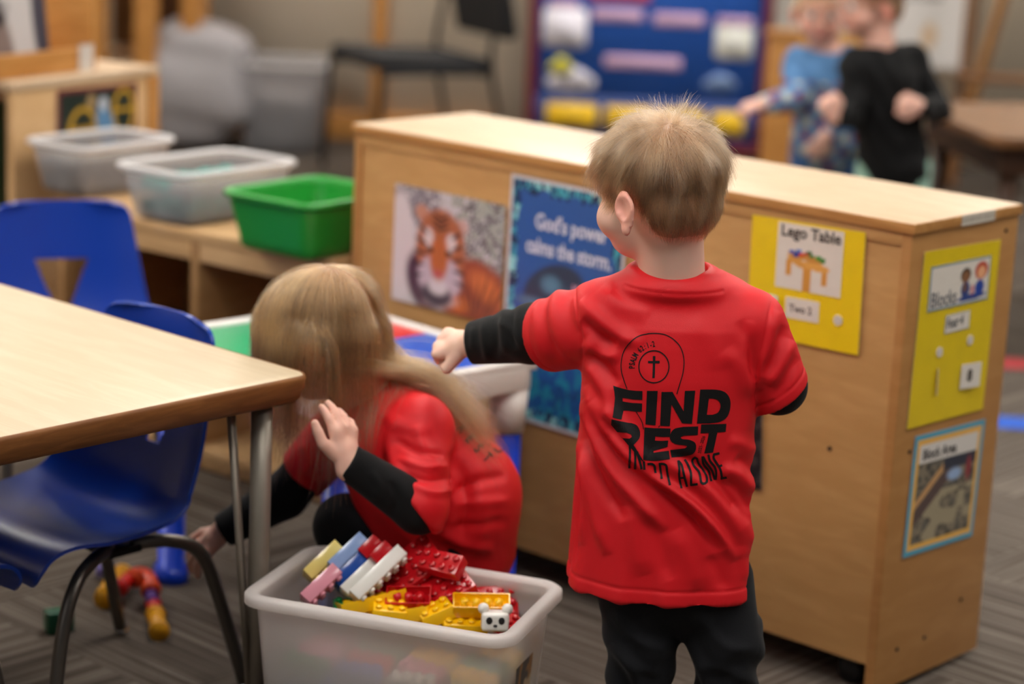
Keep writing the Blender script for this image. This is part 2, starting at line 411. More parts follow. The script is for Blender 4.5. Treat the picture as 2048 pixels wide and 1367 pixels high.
for xx, zz in ((1.10, .39), (.9, .12)):
    c = bmesh.new(); bmesh.ops.create_cone(c, cap_ends=True, segments=12, radius1=.004, radius2=.003, depth=.002)
    obj('screw', c, MATS['dark_metal'], cab, matrix=Matrix.Translation((xx, .003, zz)) @ Matrix.Rotation(math.pi / 2, 4, 'X'))
for xx, yy in ((.06, .05), (CW - .075, .05), (.06, CD - .06), (CW - .075, CD - .06)):
    c = newbm(); k = bmesh.new(); bmesh.ops.create_cone(k, cap_ends=True, segments=20, radius1=.022, radius2=.022, depth=.018)
    bmesh.ops.bevel(k, geom=list(k.edges), offset=.002, segments=1, affect='EDGES')
    add_bm(c, k, Matrix.Translation((xx, yy, .022)) @ Matrix.Rotation(math.pi / 2, 4, 'X')); bx(c, xx - .015, xx + .015, yy - .014, yy + .014, .036, .0595, .002)
    obj('caster', c, MATS['black'], cab)
lab = sheet('label_strip', .098, .017, lambda U, V, X, Y: mixc(np.ones(U.shape + (3,)) * np.array(L(206, 198, 184)), ((V > .3) & (V < .7) & (np.sin(U * 90) > 0)).astype(float), (150, 140, 128)), cab, basis((CW + .0047, .13, CH - T + .0005), (0, 1, 0), (0, 0, 1), (1, 0, 0)), thick=.0006)
lab['label'] = 'white sticker strip'

# posters on the long back
NF = -CY; F0 = CA - CY * 0.002 + CY * 0.006
def on_front(px, py): return atplane(px, py, F0, NF)
P1 = CA + CX * CW
def on_side(px, py): return atplane(px, py, P1, CX)
def tiger(U, V, X, Y):
    n1 = vnoise(U, V, 26, 1); n2 = vnoise(U, V, 60, 2)
    C = np.ones(U.shape + (3,)) * np.array(L(206, 200, 206))
    C = mixc(C, ((V + (n1 - .5) * .35 > .66) & (U < .42)) * (n2 > .35) * .75, (92, 84, 100))
    C = mixc(C, ((U + (n1 - .5) * .5 > .60) & (V > .36)) * (n2 > .32) * .8, (70, 66, 62))
    C = mixc(C, ((U + (n1 - .5) * .5 > .55) & (V > .40)) * (n1 > .62) * .9, (176, 178, 170))
    C = mixc(C, ov(U, V, .06, .45, .13, .5, 0, .1), (218, 208, 214))
    C = mixc(C, ov(U, V, .30, .22, .16, .26, 15, .15), (84, 54, 74))
    C = mixc(C, ov(U, V, .76, .18, .36, .32, -25, .12), (160, 78, 56))
    C = mixc(C, ov(U, V, .86, .28, .16, .10, -35, .4), (214, 116, 66))
    C = mixc(C, ov(U, V, .62, .10, .10, .07, 0, .4), (214, 112, 54))
    for k in range(7): C = mixc(C, ov(U, V, .62 + .055 * k, .20 + .03 * math.sin(k * 2), .012, .15, 20 - 8 * k, .5) * .8, (72, 40, 34))
    C = mixc(C, ov(U, V, .46, .08, .14, .05, 10, .4), (204, 176, 180))
    C = mixc(C, ov(U, V, .26, .80, .06, .07, 20, .2), (196, 140, 120)); C = mixc(C, ov(U, V, .62, .74, .06, .07, -20, .2), (204, 166, 160))
    C = mixc(C, ov(U, V, .44, .52, .225, .34, 0, .08), (176, 104, 72))
    C = mixc(C, ov(U, V, .44, .28, .20, .19, 0, .12), (196, 180, 196))
    C = mixc(C, ov(U, V, .42, .13, .14, .10, 0, .2), (70, 62, 78)); C = mixc(C, ov(U, V, .43, .20, .09, .07, 0, .25), (212, 204, 214))
    C = mixc(C, ov(U, V, .33, .60, .05, .085, 10, .25), (220, 204, 206)); C = mixc(C, ov(U, V, .53, .585, .05, .085, -10, .25), (220, 204, 206))
    C = mixc(C, ov(U, V, .43, .45, .085, .19, 0, .2), (188, 104, 58)); C = mixc(C, ov(U, V, .425, .31, .045, .035, 0, .25), (190, 92, 92))
    for sx in (-1, 1):
        C = mixc(C, ov(U, V, .43 + sx * .085, .50, .028, .022, 0, .3), (40, 30, 30))
        for k in range(5): C = mixc(C, ov(U, V, .43 + sx * (.15 + .012 * k), .66 - .1 * k, .055, .014, sx * (40 - 14 * k), .4) * .9, (54, 36, 40))
        for k in range(3): C = mixc(C, ov(U, V, .43 + sx * .03, .70 + .045 * k, .05, .012, sx * 25, .4) * .9, (58, 36, 34))
    return C
def place(tl, tr, bl, plane, n, off):
    return quad_matrix(plane(*tl), plane(*tr), plane(*bl), n, off)
M4, w, h = place((796, 365), (1016, 411), (779, 593), on_front, NF, .005)
tag(sheet('poster', w, h, tiger, None, M4, res=.0022, curl=.0), 'photo poster of a tiger sitting in the snow, taped to the cabinet', 'poster')
def storm(U, V, X, Y):
    n1 = vnoise(U, V, 30, 11); n2 = vnoise(U, V, 60, 12); n3 = vnoise(U, V, 14, 13)
    C = np.ones(U.shape + (3,)) * np.array(L(48, 92, 164)); C = mixc(C, np.clip((.75 - V) * 1.6, 0, 1) * .6, (38, 60, 140)); C = mixc(C, np.clip((.45 - V) * 3, 0, 1), (20, 84, 150))
    C = mixc(C, (np.clip((.36 - V) * 6, 0, 1)) * (n1 > .55) * .6, (30, 150, 170)); C = mixc(C, (np.clip((.30 - V) * 6, 0, 1)) * (n2 > .7) * .6, (24, 50, 96))
    C = mixc(C, ov(U, V, .42, .565, .26, .105, 10, .1), (50, 58, 84)); C = mixc(C, ov(U, V, .40, .585, .08, .035, 0, .5), (92, 132, 160)); C = mixc(C, ov(U, V, .24, .50, .12, .02, 0, .5), (88, 120, 150))
    C = mixc(C, ov(U, V, .55, .53, .10, .05, 0, .4), (66, 86, 116))
    e = np.minimum(np.minimum(X, X.max() - X), np.minimum(Y, Y.max() - Y))
    band = ((e > .006) & (e < .024 + .014 * (n1 - .5))).astype(float)
    C = mixc(C, band, (40, 74, 120)); C = mixc(C, band * (n2 > .5), (72, 170, 190)); C = mixc(C, band * (n1 > .62), (24, 44, 84)); C = mixc(C, band * (n3 > .75) * (n2 > .4), (150, 214, 216))
    return mixc(C, (e < .006).astype(float), (214, 210, 214))
M4, w, h = place((1028, 346), (1262, 394), (1009, 826), on_front, NF, .005)
tag(sheet('poster', w, h, storm, None, M4, res=.0024, texts=[("God's power", .062, h - .086, .038, (214, 214, 228), .0012, .82), ("calms the storm.", .044, h - .130, .038, (214, 214, 228), .0012, .76), ('Matthew 8', .155, h - .182, .018, (206, 150, 180), .0003)]),
    'blue underwater poster with white lettering and a grey whale, behind the boy', 'poster')
def solid(rgb, var=0.04, seed=3):
    return lambda U, V, X, Y: np.clip(np.array(L(rgb)) * (1 + var * (vnoise(U, V, 10, seed)[..., None] - .5)), 0, 1)
def cardf(U, V, X, Y): return solid((226, 218, 208))(U, V, X, Y)
def lego_card(U, V, X, Y):
    C = cardf(U, V, X, Y)
    for a, b_, rx, ry, an in ((.19, .33, .045, .13, 4), (.48, .20, .055, .20, 0), (.74, .28, .045, .15, -4), (.62, .42, .025, .1, 0)):
        C = mixc(C, rc_(U, V, a - rx, a + rx, b_ - ry, b_ + ry * .9), (214, 150, 66))
    C = mixc(C, ov(U, V, .33, .43, .18, .06, -25, .1), (220, 158, 74)); C = mixc(C, ov(U, V, .60, .40, .22, .06, -6, .1), (228, 168, 84))
    C = mixc(C, ov(U, V, .45, .52, .28, .055, -8, .1), (206, 144, 66))
    for cx, cy, c in ((.24, .57, (40, 90, 190)), (.33, .585, (60, 120, 200)), (.38, .56, (214, 50, 44)), (.46, .57, (190, 60, 60)), (.55, .56, (60, 130, 60)), (.64, .54, (70, 150, 60)), (.70, .515, (60, 130, 50)), (.50, .60, (60, 110, 60)), (.29, .54, (30, 60, 150))):
        C = mixc(C, rc_(U, V, cx - .04, cx + .04, cy - .03, cy + .025), c)
    return C
M4, w, h = place((1510, 428), (1736, 464), (1500, 664), on_front, NF, .005)
yp = sheet('poster', w, h, solid((240, 206, 22), .06), None, M4, res=.006)
tag(yp, 'bright yellow station sign with a white card picturing a wooden brick table', 'sign', 'yellow station signs on the cabinet')
def sub(px0, px1, px2, plane, parent, M, fn, texts=(), off=.0016, name='card', res=.0025, thick=.0008, tilt=0.0):
    M2, w2, h2 = quad_matrix(plane(*px0), plane(*px1), plane(*px2), (M.col[2][0], M.col[2][1], M.col[2][2]), 0)
    M2 = Matrix.Translation(M.col[2].to_3d() * (off - (M.inverted() @ M2.translation).z)) @ M2
    if tilt: M2 = M2 @ Matrix.Rotation(tilt, 4, 'Y')
    return sheet(name, w2, h2, fn, parent, M.inverted() @ M2, res=res, texts=[(t[0], t[1] * w2, t[2] * h2, t[3]) + tuple(t[4:]) for t in texts], thick=thick)
def dots(parent, M, plane, pts, rgb=(236, 224, 200), r=.0085):
    for (x, y) in pts:
        c = newbm(); bmesh.ops.create_cone(c, cap_ends=True, segments=24, radius1=r, radius2=r * .95, depth=.0016)
        p = M.inverted() @ Vector(plane(x, y)); o = obj('velcro_dot', c, MATS['white_sticker'], parent, loc=(p.x, p.y, .0024))
sub((1563, 441), (1694, 463), (1554, 570), on_front, yp, M4, lego_card, [('Lego Table', .05, .80, .0255, (70, 66, 64), .0007)])
sub((1577, 591), (1644, 603), (1574, 632), on_front, yp, M4, cardf, [('Two 2', .12, .33, .0165, (90, 84, 84), .0004)])
sub((1545, 586), (1567, 590), (1543, 634), on_front, yp, M4, cardf, off=.004, tilt=-.25)
dots(yp, M4, on_front, [(1681, 639)])
def darkp(U, V, X, Y):
    C = np.ones(U.shape + (3,)) * np.array(L(34, 30, 32)); return mixc(C, (vnoise(U, V, 9, 7) > .6).astype(float) * .5, (84, 74, 72))
M4, w, h = place((1370, 790), (1529, 817), (1364, 946), on_front, NF, .005)
tag(sheet('poster', w, h, darkp, None, M4, res=.004), 'dark photo poster low on the cabinet, mostly hidden by the standing boy', 'poster')

# signs on the short end
def blocks_card(U, V, X, Y):
    C = cardf(U, V, X, Y); e = np.minimum(np.minimum(X, X.max() - X), np.minimum(Y, Y.max() - Y)); C = mixc(C, (e < .0028).astype(float), (100, 134, 150))
    C = mixc(C, ov(U, V, .72, .14, .24, .07, 4, .1), (44, 70, 140))
    C = mixc(C, ov(U, V, .60, .34, .075, .18, 0, .1), (40, 66, 130)); C = mixc(C, ov(U, V, .84, .32, .08, .17, 0, .1), (36, 70, 160))
    C = mixc(C, ov(U, V, .59, .66, .085, .16, 0, .1), (60, 44, 34)); C = mixc(C, ov(U, V, .59, .62, .065, .13, 0, .1), (140, 96, 66))
    C = mixc(C, ov(U, V, .85, .70, .11, .20, 0, .1), (190, 56, 32)); C = mixc(C, ov(U, V, .855, .66, .07, .14, 0, .1), (240, 176, 132))
    C = mixc(C, ov(U, V, .72, .30, .03, .12, 0, .2), (200, 120, 130)); C = mixc(C, ov(U, V, .59, .38, .035, .1, 0, .2), (120, 84, 60))
    return C
def block_area(U, V, X, Y):
    n1 = vnoise(U, V, 16, 21); n2 = vnoise(U, V, 34, 22); n3 = vnoise(U, V, 8, 23)
    C = np.ones(U.shape + (3,)) * np.array(L(74, 160, 190)); e = np.minimum(np.minimum(X, X.max() - X), np.minimum(Y, Y.max() - Y))
    C = mixc(C, (e > .0085).astype(float), (232, 178, 84)); inn = (e > .0165).astype(float); C = mixc(C, inn, (218, 212, 206))
    ph = inn * (V < .76)
    C = mixc(C, ph, (128, 118, 100)); C = mixc(C, ph * (n1 > .55), (96, 92, 84)); C = mixc(C, ph * (n2 > .66), (58, 54, 50)); C = mixc(C, ph * (n3 > .62) * (V < .5), (158, 146, 120))
    d = V - .25 - (U - .1) * .75
    C = mixc(C, ph * (np.abs(d - .06) < .07), (86, 68, 66)); C = mixc(C, ph * (np.abs(d - .17) < .035), (196, 150, 100)); C = mixc(C, ph * (V > .66) * (U > .45), (44, 50, 66)); C = mixc(C, ph * ov(U, V, .62, .60, .10, .05, 0, .3), (150, 176, 214)); C = mixc(C, ph * ov(U, V, .82, .62, .04, .1, 0, .3), (140, 50, 60))
    return C
M4, w, h = place((1847, 503), (1999, 478), (1817, 856), on_side, CX, .0015)
ys = sheet('poster', w, h, solid((226, 196, 26), .08), None, M4, res=.006)
tag(ys, 'yellow station sign on the cabinet end with a picture card of two children', 'sign', 'yellow station signs on the cabinet')
sub((1859, 533), (1979, 509), (1854, 623), on_side, ys, M4, blocks_card, [('Blocks', .03, .08, .034, (96, 98, 108), .0004, .85)], res=.002)
sub((1888, 630), (1937, 618), (1885, 667), on_side, ys, M4, lambda U, V, X, Y: mixc(cardf(U, V, X, Y), (np.minimum(np.minimum(X, X.max() - X), np.minimum(Y, Y.max() - Y)) < .002).astype(float), (100, 120, 130)), [('Four 4', .05, .28, .024, (76, 80, 88), .0005, .75)], res=.002)
dots(ys, M4, on_side, [(1875, 703), (1936, 679)])
sub((1868, 736), (1884, 730), (1862, 790), on_side, ys, M4, cardf, [('2', .25, .35, .02, (120, 116, 112), .0003)], off=.006, tilt=.7)
sub((1919, 728), (1952, 720), (1918, 776), on_side, ys, M4, cardf, [('8', .3, .3, .026, (70, 60, 56), .001)], off=.003, tilt=-.12)
M4, w, h = place((1829, 872), (1968, 837), (1821, 1109), on_side, CX, .0015)
tag(sheet('poster', w, h, block_area, None, M4, res=.0018, texts=[('Block Area', .026, h - .042, .024, (76, 74, 76), .0006, .93)], curl=0), 'framed notice with blue and gold border and a photo of a block area', 'notice')

# ------------------------------------------------------------------ low open shelf with totes
S0 = np.array([-0.345, 4.128, 0.0]); SX = np.array([.8, -.6, 0]); SY = np.array([.6, .8, 0])
low = empty('low_shelf', mat=basis(S0, SX, SY, (0, 0, 1)), label='low open maple shelf unit with plastic totes standing on top', cat='shelf')
LW, LD, LH = .79, .36, .5
obj('top_board', bx(newbm(), -LW, 0, 0, LD, LH - .022, LH, .003), MATS['shelf_maple'], low)
obj('apron', bx(newbm(), -LW + .02, -.02, .004, .02, LH - .062, LH - .0225, .001), MATS['shelf_maple'], low)
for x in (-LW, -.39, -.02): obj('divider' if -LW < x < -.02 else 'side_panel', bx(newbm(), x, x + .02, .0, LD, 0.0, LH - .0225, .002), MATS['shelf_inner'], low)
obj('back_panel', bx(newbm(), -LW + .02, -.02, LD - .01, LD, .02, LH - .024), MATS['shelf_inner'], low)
obj('bottom_board', bx(newbm(), -LW + .02, -.02, .004, LD - .012, .03, .05, .002), MATS['shelf_maple'], low)
obj('kick_board', bx(newbm(), -LW + .02, -.02, .012, .024, 0, .029), MATS['shelf_maple'], low)

def tote_bm(w, d, h, taper=.86, rim=.014, r=.03, t=.003, lip=.012, mi_rim=1):
    """open tapered tub, origin at the centre of its bottom"""
    bm = newbm()
    def R(fw, fd, z, rr): return [(x, y, z) for x, y in rrect(fw, fd, rr, 6)]
    bw, bd = w * taper, d * taper
    body = [R(bw - .02, bd - .02, 0, r * .6), R(bw, bd, .008, r * .8)]
    for k in range(1, 6):
        q = k / 5; body.append(R(bw + (w - bw) * q, bd + (d - bd) * q, .008 + (h - .02 - .008) * q, r))
    rimo = [R(w, d, h - lip - .004, r), R(w + rim * 1.2, d + rim * 1.2, h - lip, r + rim * .6), R(w + rim * 2, d + rim * 2, h - lip + .002, r + rim), R(w + rim * 2, d + rim * 2, h - .003, r + rim), R(w + rim * 2 - .006, d + rim * 2 - .006, h, r + rim), R(w + .002, d + .002, h, r), R(w - 2 * t, d - 2 * t, h - .005, r)]
    inn = [R(w - 2 * t, d - 2 * t, h - .02, r)]
    for k in range(4, -1, -1):
        q = k / 5; inn.append(R(bw - 2 * t + (w - bw) * q, bd - 2 * t + (d - bd) * q, .008 + t + (h - .028) * q, r * .9))
    rings = body + rimo + inn; RR = [[bm.verts.new(p) for p in ring] for ring in rings]; n = len(RR[0])
    for i, (a, c) in enumerate(zip(RR, RR[1:])):
        for k in range(n):
            f = bm.faces.new((a[k], a[(k + 1) % n], c[(k + 1) % n], c[k])); f.material_index = mi_rim if len(body) - 1 <= i <= len(body) + len(rimo) - 2 else 0
    bm.faces.new(RR[0][::-1]); bm.faces.new(RR[-1])
    return bm
def tote_at(name, near, dirx, diry, w, d, h, mats, label, group=None, z=LH, **kw):
    """near = world XY of the near rim corner; dirx/diry horizontal unit vectors along the two sides"""
    rim = kw.get('rim', .014); c = np.asarray(near) + np.asarray(dirx)[:2] * (w / 2 + rim) + np.asarray(diry)[:2] * (d / 2 + rim)
    root = empty(name, mat=basis((c[0], c[1], z + .0005), dirx, diry, (0, 0, 1)), label=label, cat='storage bin', group=group)
    obj('tub', tote_bm(w, d, h, **kw), mats, root)
    return root
gm = [MATS['clear_bin'], MATS['clear_rim']]
nz = .615
n1 = atz(163, 298, nz); n2 = atz(372, 352, nz); n3 = atz(620, 413, nz)
b1 = tote_at('storage_tote', (n1[0], n1[1]), -SX, SY, .175, .27, .115, gm, 'clear plastic tote with pale green toys, beside the tall wooden shelf', 'clear totes on the low shelf')
b2 = tote_at('storage_tote', (n2[0], n2[1]), -SX, SY, .20, .32, .115, gm, 'clear plastic tote of teal and white toys next to the green tray', 'clear totes on the low shelf')
b3 = tote_at('storage_tray', (n3[0], n3[1]), -SX, SY, .225, .27, .115, [MATS['green_tray']] * 2, 'opaque green plastic tray with a small picture label', None, rim=.012)
def pic(U, V, X, Y):
    C = np.ones(U.shape + (3,)) * np.array(L(222, 208, 186)); C = mixc(C, ov(U, V, .5, .6, .34, .2, -20, .2), (176, 130, 80)); return mixc(C, ov(U, V, .5, .35, .36, .12, 10, .2), (110, 96, 84))
s_ = sheet('label_card', .058, .05, pic, b3, basis((.0, -.1275, .045), (-1, 0, 0), (0, 0, 1), (0, 1, 0)))
s_.matrix_local = basis((.03 - .058 * 0 - .03, -.118, .040), (1, 0, 0), (0, .08, 1), (0, -1, .08))
# loose toys seen through the totes
rs = random.Random(8)
tote_cols = {'t_mint': (150, 214, 178), 't_teal': (60, 160, 150), 't_white': (224, 226, 216), 't_greenish': (120, 190, 140), 't_grey': (176, 172, 166), 't_yellow': (232, 210, 90)}
for k, v in tote_cols.items(): plain(k, v, rough=0.45)
def block_toy(root_mat, loc, size, matn, label, group, rz):
    bm = newbm(); box(bm, (0, 0, size[2] / 2), size, .003)
    c = bmesh.new(); bmesh.ops.create_cone(c, cap_ends=True, segments=16, radius1=min(size[:2]) * .28, radius2=min(size[:2]) * .26, depth=.008); add_bm(bm, c, Matrix.Translation((0, 0, size[2] + .003)))
    o = obj('toy_block', bm, MATS[matn], None); o.matrix_world = root_mat @ Matrix.Translation(loc) @ Matrix.Rotation(rz, 4, 'Z')
    return tag(o, label, 'toy block', group)
names = {'t_mint': 'mint', 't_teal': 'teal', 't_white': 'white', 't_greenish': 'light green', 't_grey': 'grey', 't_yellow': 'pale yellow'}
for root, cols, w_, d_, where in ((b1, ['t_grey', 't_greenish', 't_grey', 't_mint', 't_grey', 't_yellow'], .14, .23, 'the clear tote beside the tall shelf'), (b2, ['t_teal', 't_white', 't_teal', 't_mint', 't_grey', 't_white'], .16, .27, 'the clear tote next to the green tray')):
    k = 0
    for iz in range(2):
        for ix in range(2):
            for iy in range(4):
                c = cols[(k * 5 + iy) % 6]; k += 1
                block_toy(root.matrix_world, ((ix - .5) * w_ * .5, (iy - 1.5) * d_ / 4.2, .012 + iz * .042), (.055 + rs.random() * .006, .045 + rs.random() * .006, .028), c, '%s toy block in %s' % (names[c], where), names[c] + ' blocks in ' + where, rs.uniform(-.12, .12))

# ------------------------------------------------------------------ tall shelf unit on the left with the chalk poster
q0 = atz(26, 165, .73); q1 = atz(314, 132, .73)
TX = np.array([q1[0] - q0[0], q1[1] - q0[1], 0]); TWd = np.linalg.norm(TX); TX /= TWd; TYv = np.array([-TX[1], TX[0], 0])
tall = empty('tall_shelf', mat=basis((q0[0], q0[1], 0), TX, TYv, (0, 0, 1)), label='taller maple shelf unit at the end of the low shelf, end panel facing out', cat='shelf')
TH, TL_ = .73, 1.0    # local x = depth of unit, local y = its length, going away to the left
obj('top_board', bx(newbm(), -.004, TWd + .004, -.004, TL_, TH - .02, TH, .003), MATS['maple_top'], tall)
obj('end_panel', bx(newbm(), 0.0, TWd, 0, .02, 0, TH - .0205, .002), MATS['shelf_maple'], tall)
obj('end_panel', bx(newbm(), 0.0, TWd, TL_ - .02, TL_, 0, TH - .0205, .002), MATS['shelf_maple'], tall)
for zz in (.08, .40, ): obj('shelf', bx(newbm(), .004, TWd - .012, .0205, TL_ - .0205, zz, zz + .018, .001), MATS['shelf_maple'], tall)
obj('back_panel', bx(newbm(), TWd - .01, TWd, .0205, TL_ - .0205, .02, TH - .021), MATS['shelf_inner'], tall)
obj('edge_post', bx(newbm(), TWd - .035, TWd + .002, -.006, -.0005, .02, TH - .021, .001), MATS['orange_wood'], tall)
def chalk(U, V, X, Y):
    C = np.ones(U.shape + (3,)) * np.array(L(34, 44, 38)); e = np.minimum(np.minimum(X, X.max() - X), np.minimum(Y, Y.max() - Y)); C = mixc(C, (e < .012).astype(float), (110, 46, 50))
    def ringm(cx, cy, rx, ry, t): return ov(U, V, cx, cy, rx, ry, 0, .05) - ov(U, V, cx, cy, rx - t, ry - t * 1.3, 0, .05)
    C = mixc(C, np.clip(ringm(.32, .38, .19, .36, .045), 0, 1) * (V > .12), (206, 160, 44)); C = mixc(C, np.clip(ringm(.83, .62, .15, .32, .04), 0, 1) * (V > .3), (206, 160, 44)); C = mixc(C, rc_(U, V, .70, .95, .62, .67), (206, 160, 44)); C = mixc(C, rc_(U, V, .16, .5, .42, .48), (196, 150, 44))
    C = mixc(C, ov(U, V, .60, .44, .11, .30, 10, .15), (96, 140, 180)); C = mixc(C, ov(U, V, .57, .75, .06, .1, 0, .2), (190, 196, 206)); return mixc(C, ov(U, V, .42, .80, .05, .10, 0, .3), (170, 140, 96))
M4, w, h = quad_matrix(atplane(112, 180, q0, -TYv), atplane(272, 164, q0, -TYv), atplane(108, 330, q0, -TYv), -TYv, .002)
tag(sheet('poster', w, h, chalk, None, M4, res=.004), 'dark green poster of yellow chairs with a maroon border, on the tall shelf', 'poster')
# picture-book display box standing on the tall shelf
bb = empty('book_display', mat=basis((q0[0], q0[1], TH + .001), TX, TYv, (0, 0, 1)), label='wooden tray holding picture books on the tall shelf', cat='display tray')
fr = newbm(); bx(fr, -.12, TWd * .62, .04, .06, 0, .052, .002); obj('front_rail', fr, MATS['orange_wood'], bb)
obj('tray_base', bx(newbm(), -.12, TWd * .62, .0605, .24, 0, .012, .002), MATS['orange_wood'], bb)
obj('end_rail', bx(newbm(), TWd * .62 + .0005, TWd * .62 + .018, .04, .24, 0, .20, .002), MATS['orange_wood'], bb)
t_ = sheet('tag', .048, .06, (206, 198, 190), bb, basis((TWd * .62 - .045, .0385, .0), (1, 0, 0), (0, 0, 1), (0, -1, 0))); t_['label'] = 'blank white tag'
def penguin(U, V, X, Y):
    C = np.ones(U.shape + (3,)) * np.array(L(196, 190, 188)); C = mixc(C, rc_(U, V, 0, .28, 0, 1), (172, 168, 168)); C = mixc(C, ov(U, V, .46, .16, .15, .42, 8, .15), (128, 110, 104)); C = mixc(C, ov(U, V, .47, .46, .09, .11, 0, .2), (34, 26, 28)); C = mixc(C, ov(U, V, .545, .50, .05, .045, 0, .3), (150, 144, 144)); C = mixc(C, ov(U, V, .97, .45, .13, .6, 0, .1), (62, 60, 74)); C = mixc(C, ov(U, V, .40, .92, .05, .1, 0, .3), (90, 86, 88))
    return C
bk = newbm(); bx(bk, 0, .30, 0, .012, 0, .27, .001); 
o = empty('picture_book', label='open grey and white picture book with a penguin chick on its page', cat='book'); o.matrix_world = bb.matrix_world @ Matrix.Translation((-.075, .09, .0125)) @ Matrix.Rotation(-.12, 4, 'X')
obj('book_block', bk, MATS['white_sticker'], o); sheet('cover', .30, .27, penguin, o, basis((0, -.0005, 0), (1, 0, 0), (0, 0, 1), (0, -1, 0)), res=.004, thick=.0005)
# things on the tall shelf's open side
plain('b_yellow', (176, 140, 60), rough=.6); plain('b_red', (120, 50, 46), rough=.6); plain('b_blue', (60, 76, 110), rough=.6); plain('b_green', (60, 84, 58), rough=.6)
for i, (c, nm, dz) in enumerate((('b_green', 'dark green', .25), ('b_yellow', 'mustard yellow', .21), ('b_red', 'dull red', .23), ('b_blue', 'slate blue', .2), ('b_yellow', 'ochre', .24), ('b_red', 'brick red', .19))):
    bm = newbm(); bx(bm, .02, .20, 0, .03, 0, dz, .002); bx(bm, .028, .201, .003, .027, .003, dz - .003, mi=1)
    o = obj('book', bm, [MATS[c], MATS['white_sticker']]); o.matrix_world = tall.matrix_world @ Matrix.Translation((0, .10 + i * .036, .419))
    tag(o, '%s book upright on the middle board of the tall shelf' % nm, 'book', 'books in the tall shelf')

# ------------------------------------------------------------------ far background on the left: cupboard, cushion, totes, stacking chair
o = empty('wooden_cupboard', (0, 0, 0), label='brown wooden cupboard with a lighter front post against the back wall', cat='cupboard')
a = at(200, 60, 8.7); c = at(400, 60, 8.7); pz = at(340, 108, 8.7)[2]
pl, pr = at(268, 60, 8.6)[0], at(312, 60, 8.6)[0]
obj('back_panel', bx(newbm(), a[0], c[0], 8.95, 8.97, pz, 1.5), MATS['brown_wood'], o)
obj('top_board', bx(newbm(), a[0], c[0], 8.62, 8.97, 1.5005, 1.53, .003), MATS['orange_wood'], o)
obj('side_post', bx(newbm(), pl, pr, 8.6, 8.66, 0, 1.4995, .004), MATS['orange_wood'], o)
obj('side_post', bx(newbm(), a[0] - .001, a[0] + .04, 8.6, 8.66, 0, 1.4995, .004), MATS['orange_wood'], o)
obj('side_panel', bx(newbm(), c[0] - .07, c[0], 8.66, 8.949, pz, 1.4995, .003), MATS['orange_wood'], o)
obj('leg', bx(newbm(), c[0] - .05, c[0] - .01, 8.86, 8.90, 0, pz, .003), MATS['orange_wood'], o)
obj('bottom_board', bx(newbm(), a[0] + .041, c[0] - .0705, 8.67, 8.949, pz - .03, pz - .001, .003), MATS['brown_wood'], o)
# grey cushion + clear tote behind
def blob_bm(w, d, h, seed=0, n=24):
    b = bmesh.new(); bmesh.ops.create_icosphere(b, subdivisions=4, radius=1.0)
    for v in b.verts:
        x, y, z = v.co; q = 1 + .07 * math.sin(4 * x + seed) * math.cos(3 * y) + .05 * math.sin(7 * z + 2 * x + seed)
        s = lambda t, e=.62: math.copysign(abs(t) ** e, t)
        v.co = (s(x) * w / 2 * q, s(y) * d / 2 * q, h / 2 + s(z) * h / 2 * q)
    m = min(v.co.z for v in b.verts)
    for v in b.verts: v.co.z -= m
    return b
c0 = at(405, 200, 8.75); o = obj('floor_cushion', blob_bm(.46, .42, .46, 2), MATS['grey_fabric'], loc=(c0[0] - .02, 8.8, .0005)); tag(o, 'big soft grey floor cushion against the back wall', 'cushion')
c1 = at(562, 200, 8.75)
root = empty('storage_tote', (c1[0], 8.85, .0005), label='large cloudy plastic tote standing on the floor by the grey cushion', cat='storage bin')
obj('tub', tote_bm(.34, .34, .36), gm, root); 
o = obj('folded_blanket', blob_bm(.26, .26, .24, 5), MATS['grey_fabric'], loc=(c1[0], 8.85, .013)); tag(o, 'grey green blanket bundled inside the cloudy tote', 'blanket')
# black stacking chair
def stacking_chair(loc, rz):
    root = empty('stacking_chair', loc, rz, label='black padded adult stacking chair on thin metal legs by the back wall', cat='chair')
    W = .235
    def pad(w, d, h, M, name):
        b = bmesh.new(); bmesh.ops.create_cube(b, size=1); bmesh.ops.scale(b, vec=(w, d, h), verts=b.verts); bmesh.ops.bevel(b, geom=list(b.edges), offset=h * .42, segments=4, profile=.6, affect='EDGES')
        obj(name, b, MATS['black_fabric_chair'], root, matrix=M)
    pad(.46, .46, .06, Matrix.Translation((0, 0, .45)) @ Matrix.Rotation(.04, 4, 'X'), 'seat')
    pad(.44, .42, .055, Matrix.Translation((0, -.275, .745)) @ Matrix.Rotation(math.radians(78), 4, 'X'), 'backrest')
    for s in (-1, 1):
        t = newbm(); tube(t, smooth_path([(s * W, -.31, .98), (s * W, -.24, .62), (s * W, -.22, .45), (s * (W + .01), -.27, .2), (s * (W + .02), -.30, .006)], 6), .0105); obj('rear_leg', t, MATS['dark_metal'], root)
        t = newbm(); tube(t, smooth_path([(s * W, -.2, .42), (s * W, .19, .42), (s * (W + .005), .22, .38), (s * (W + .012), .24, .006)], 6), .0105); obj('front_leg', t, MATS['dark_metal'], root)
    t = newbm(); tube(t, [(-W, -.2, .41), (W, -.2, .41)], .009); obj('crossbar', t, MATS['dark_metal'], root)
    return root
pc = at(820, 125, 8.25); stacking_chair((pc[0], 8.25, 0), math.radians(118))

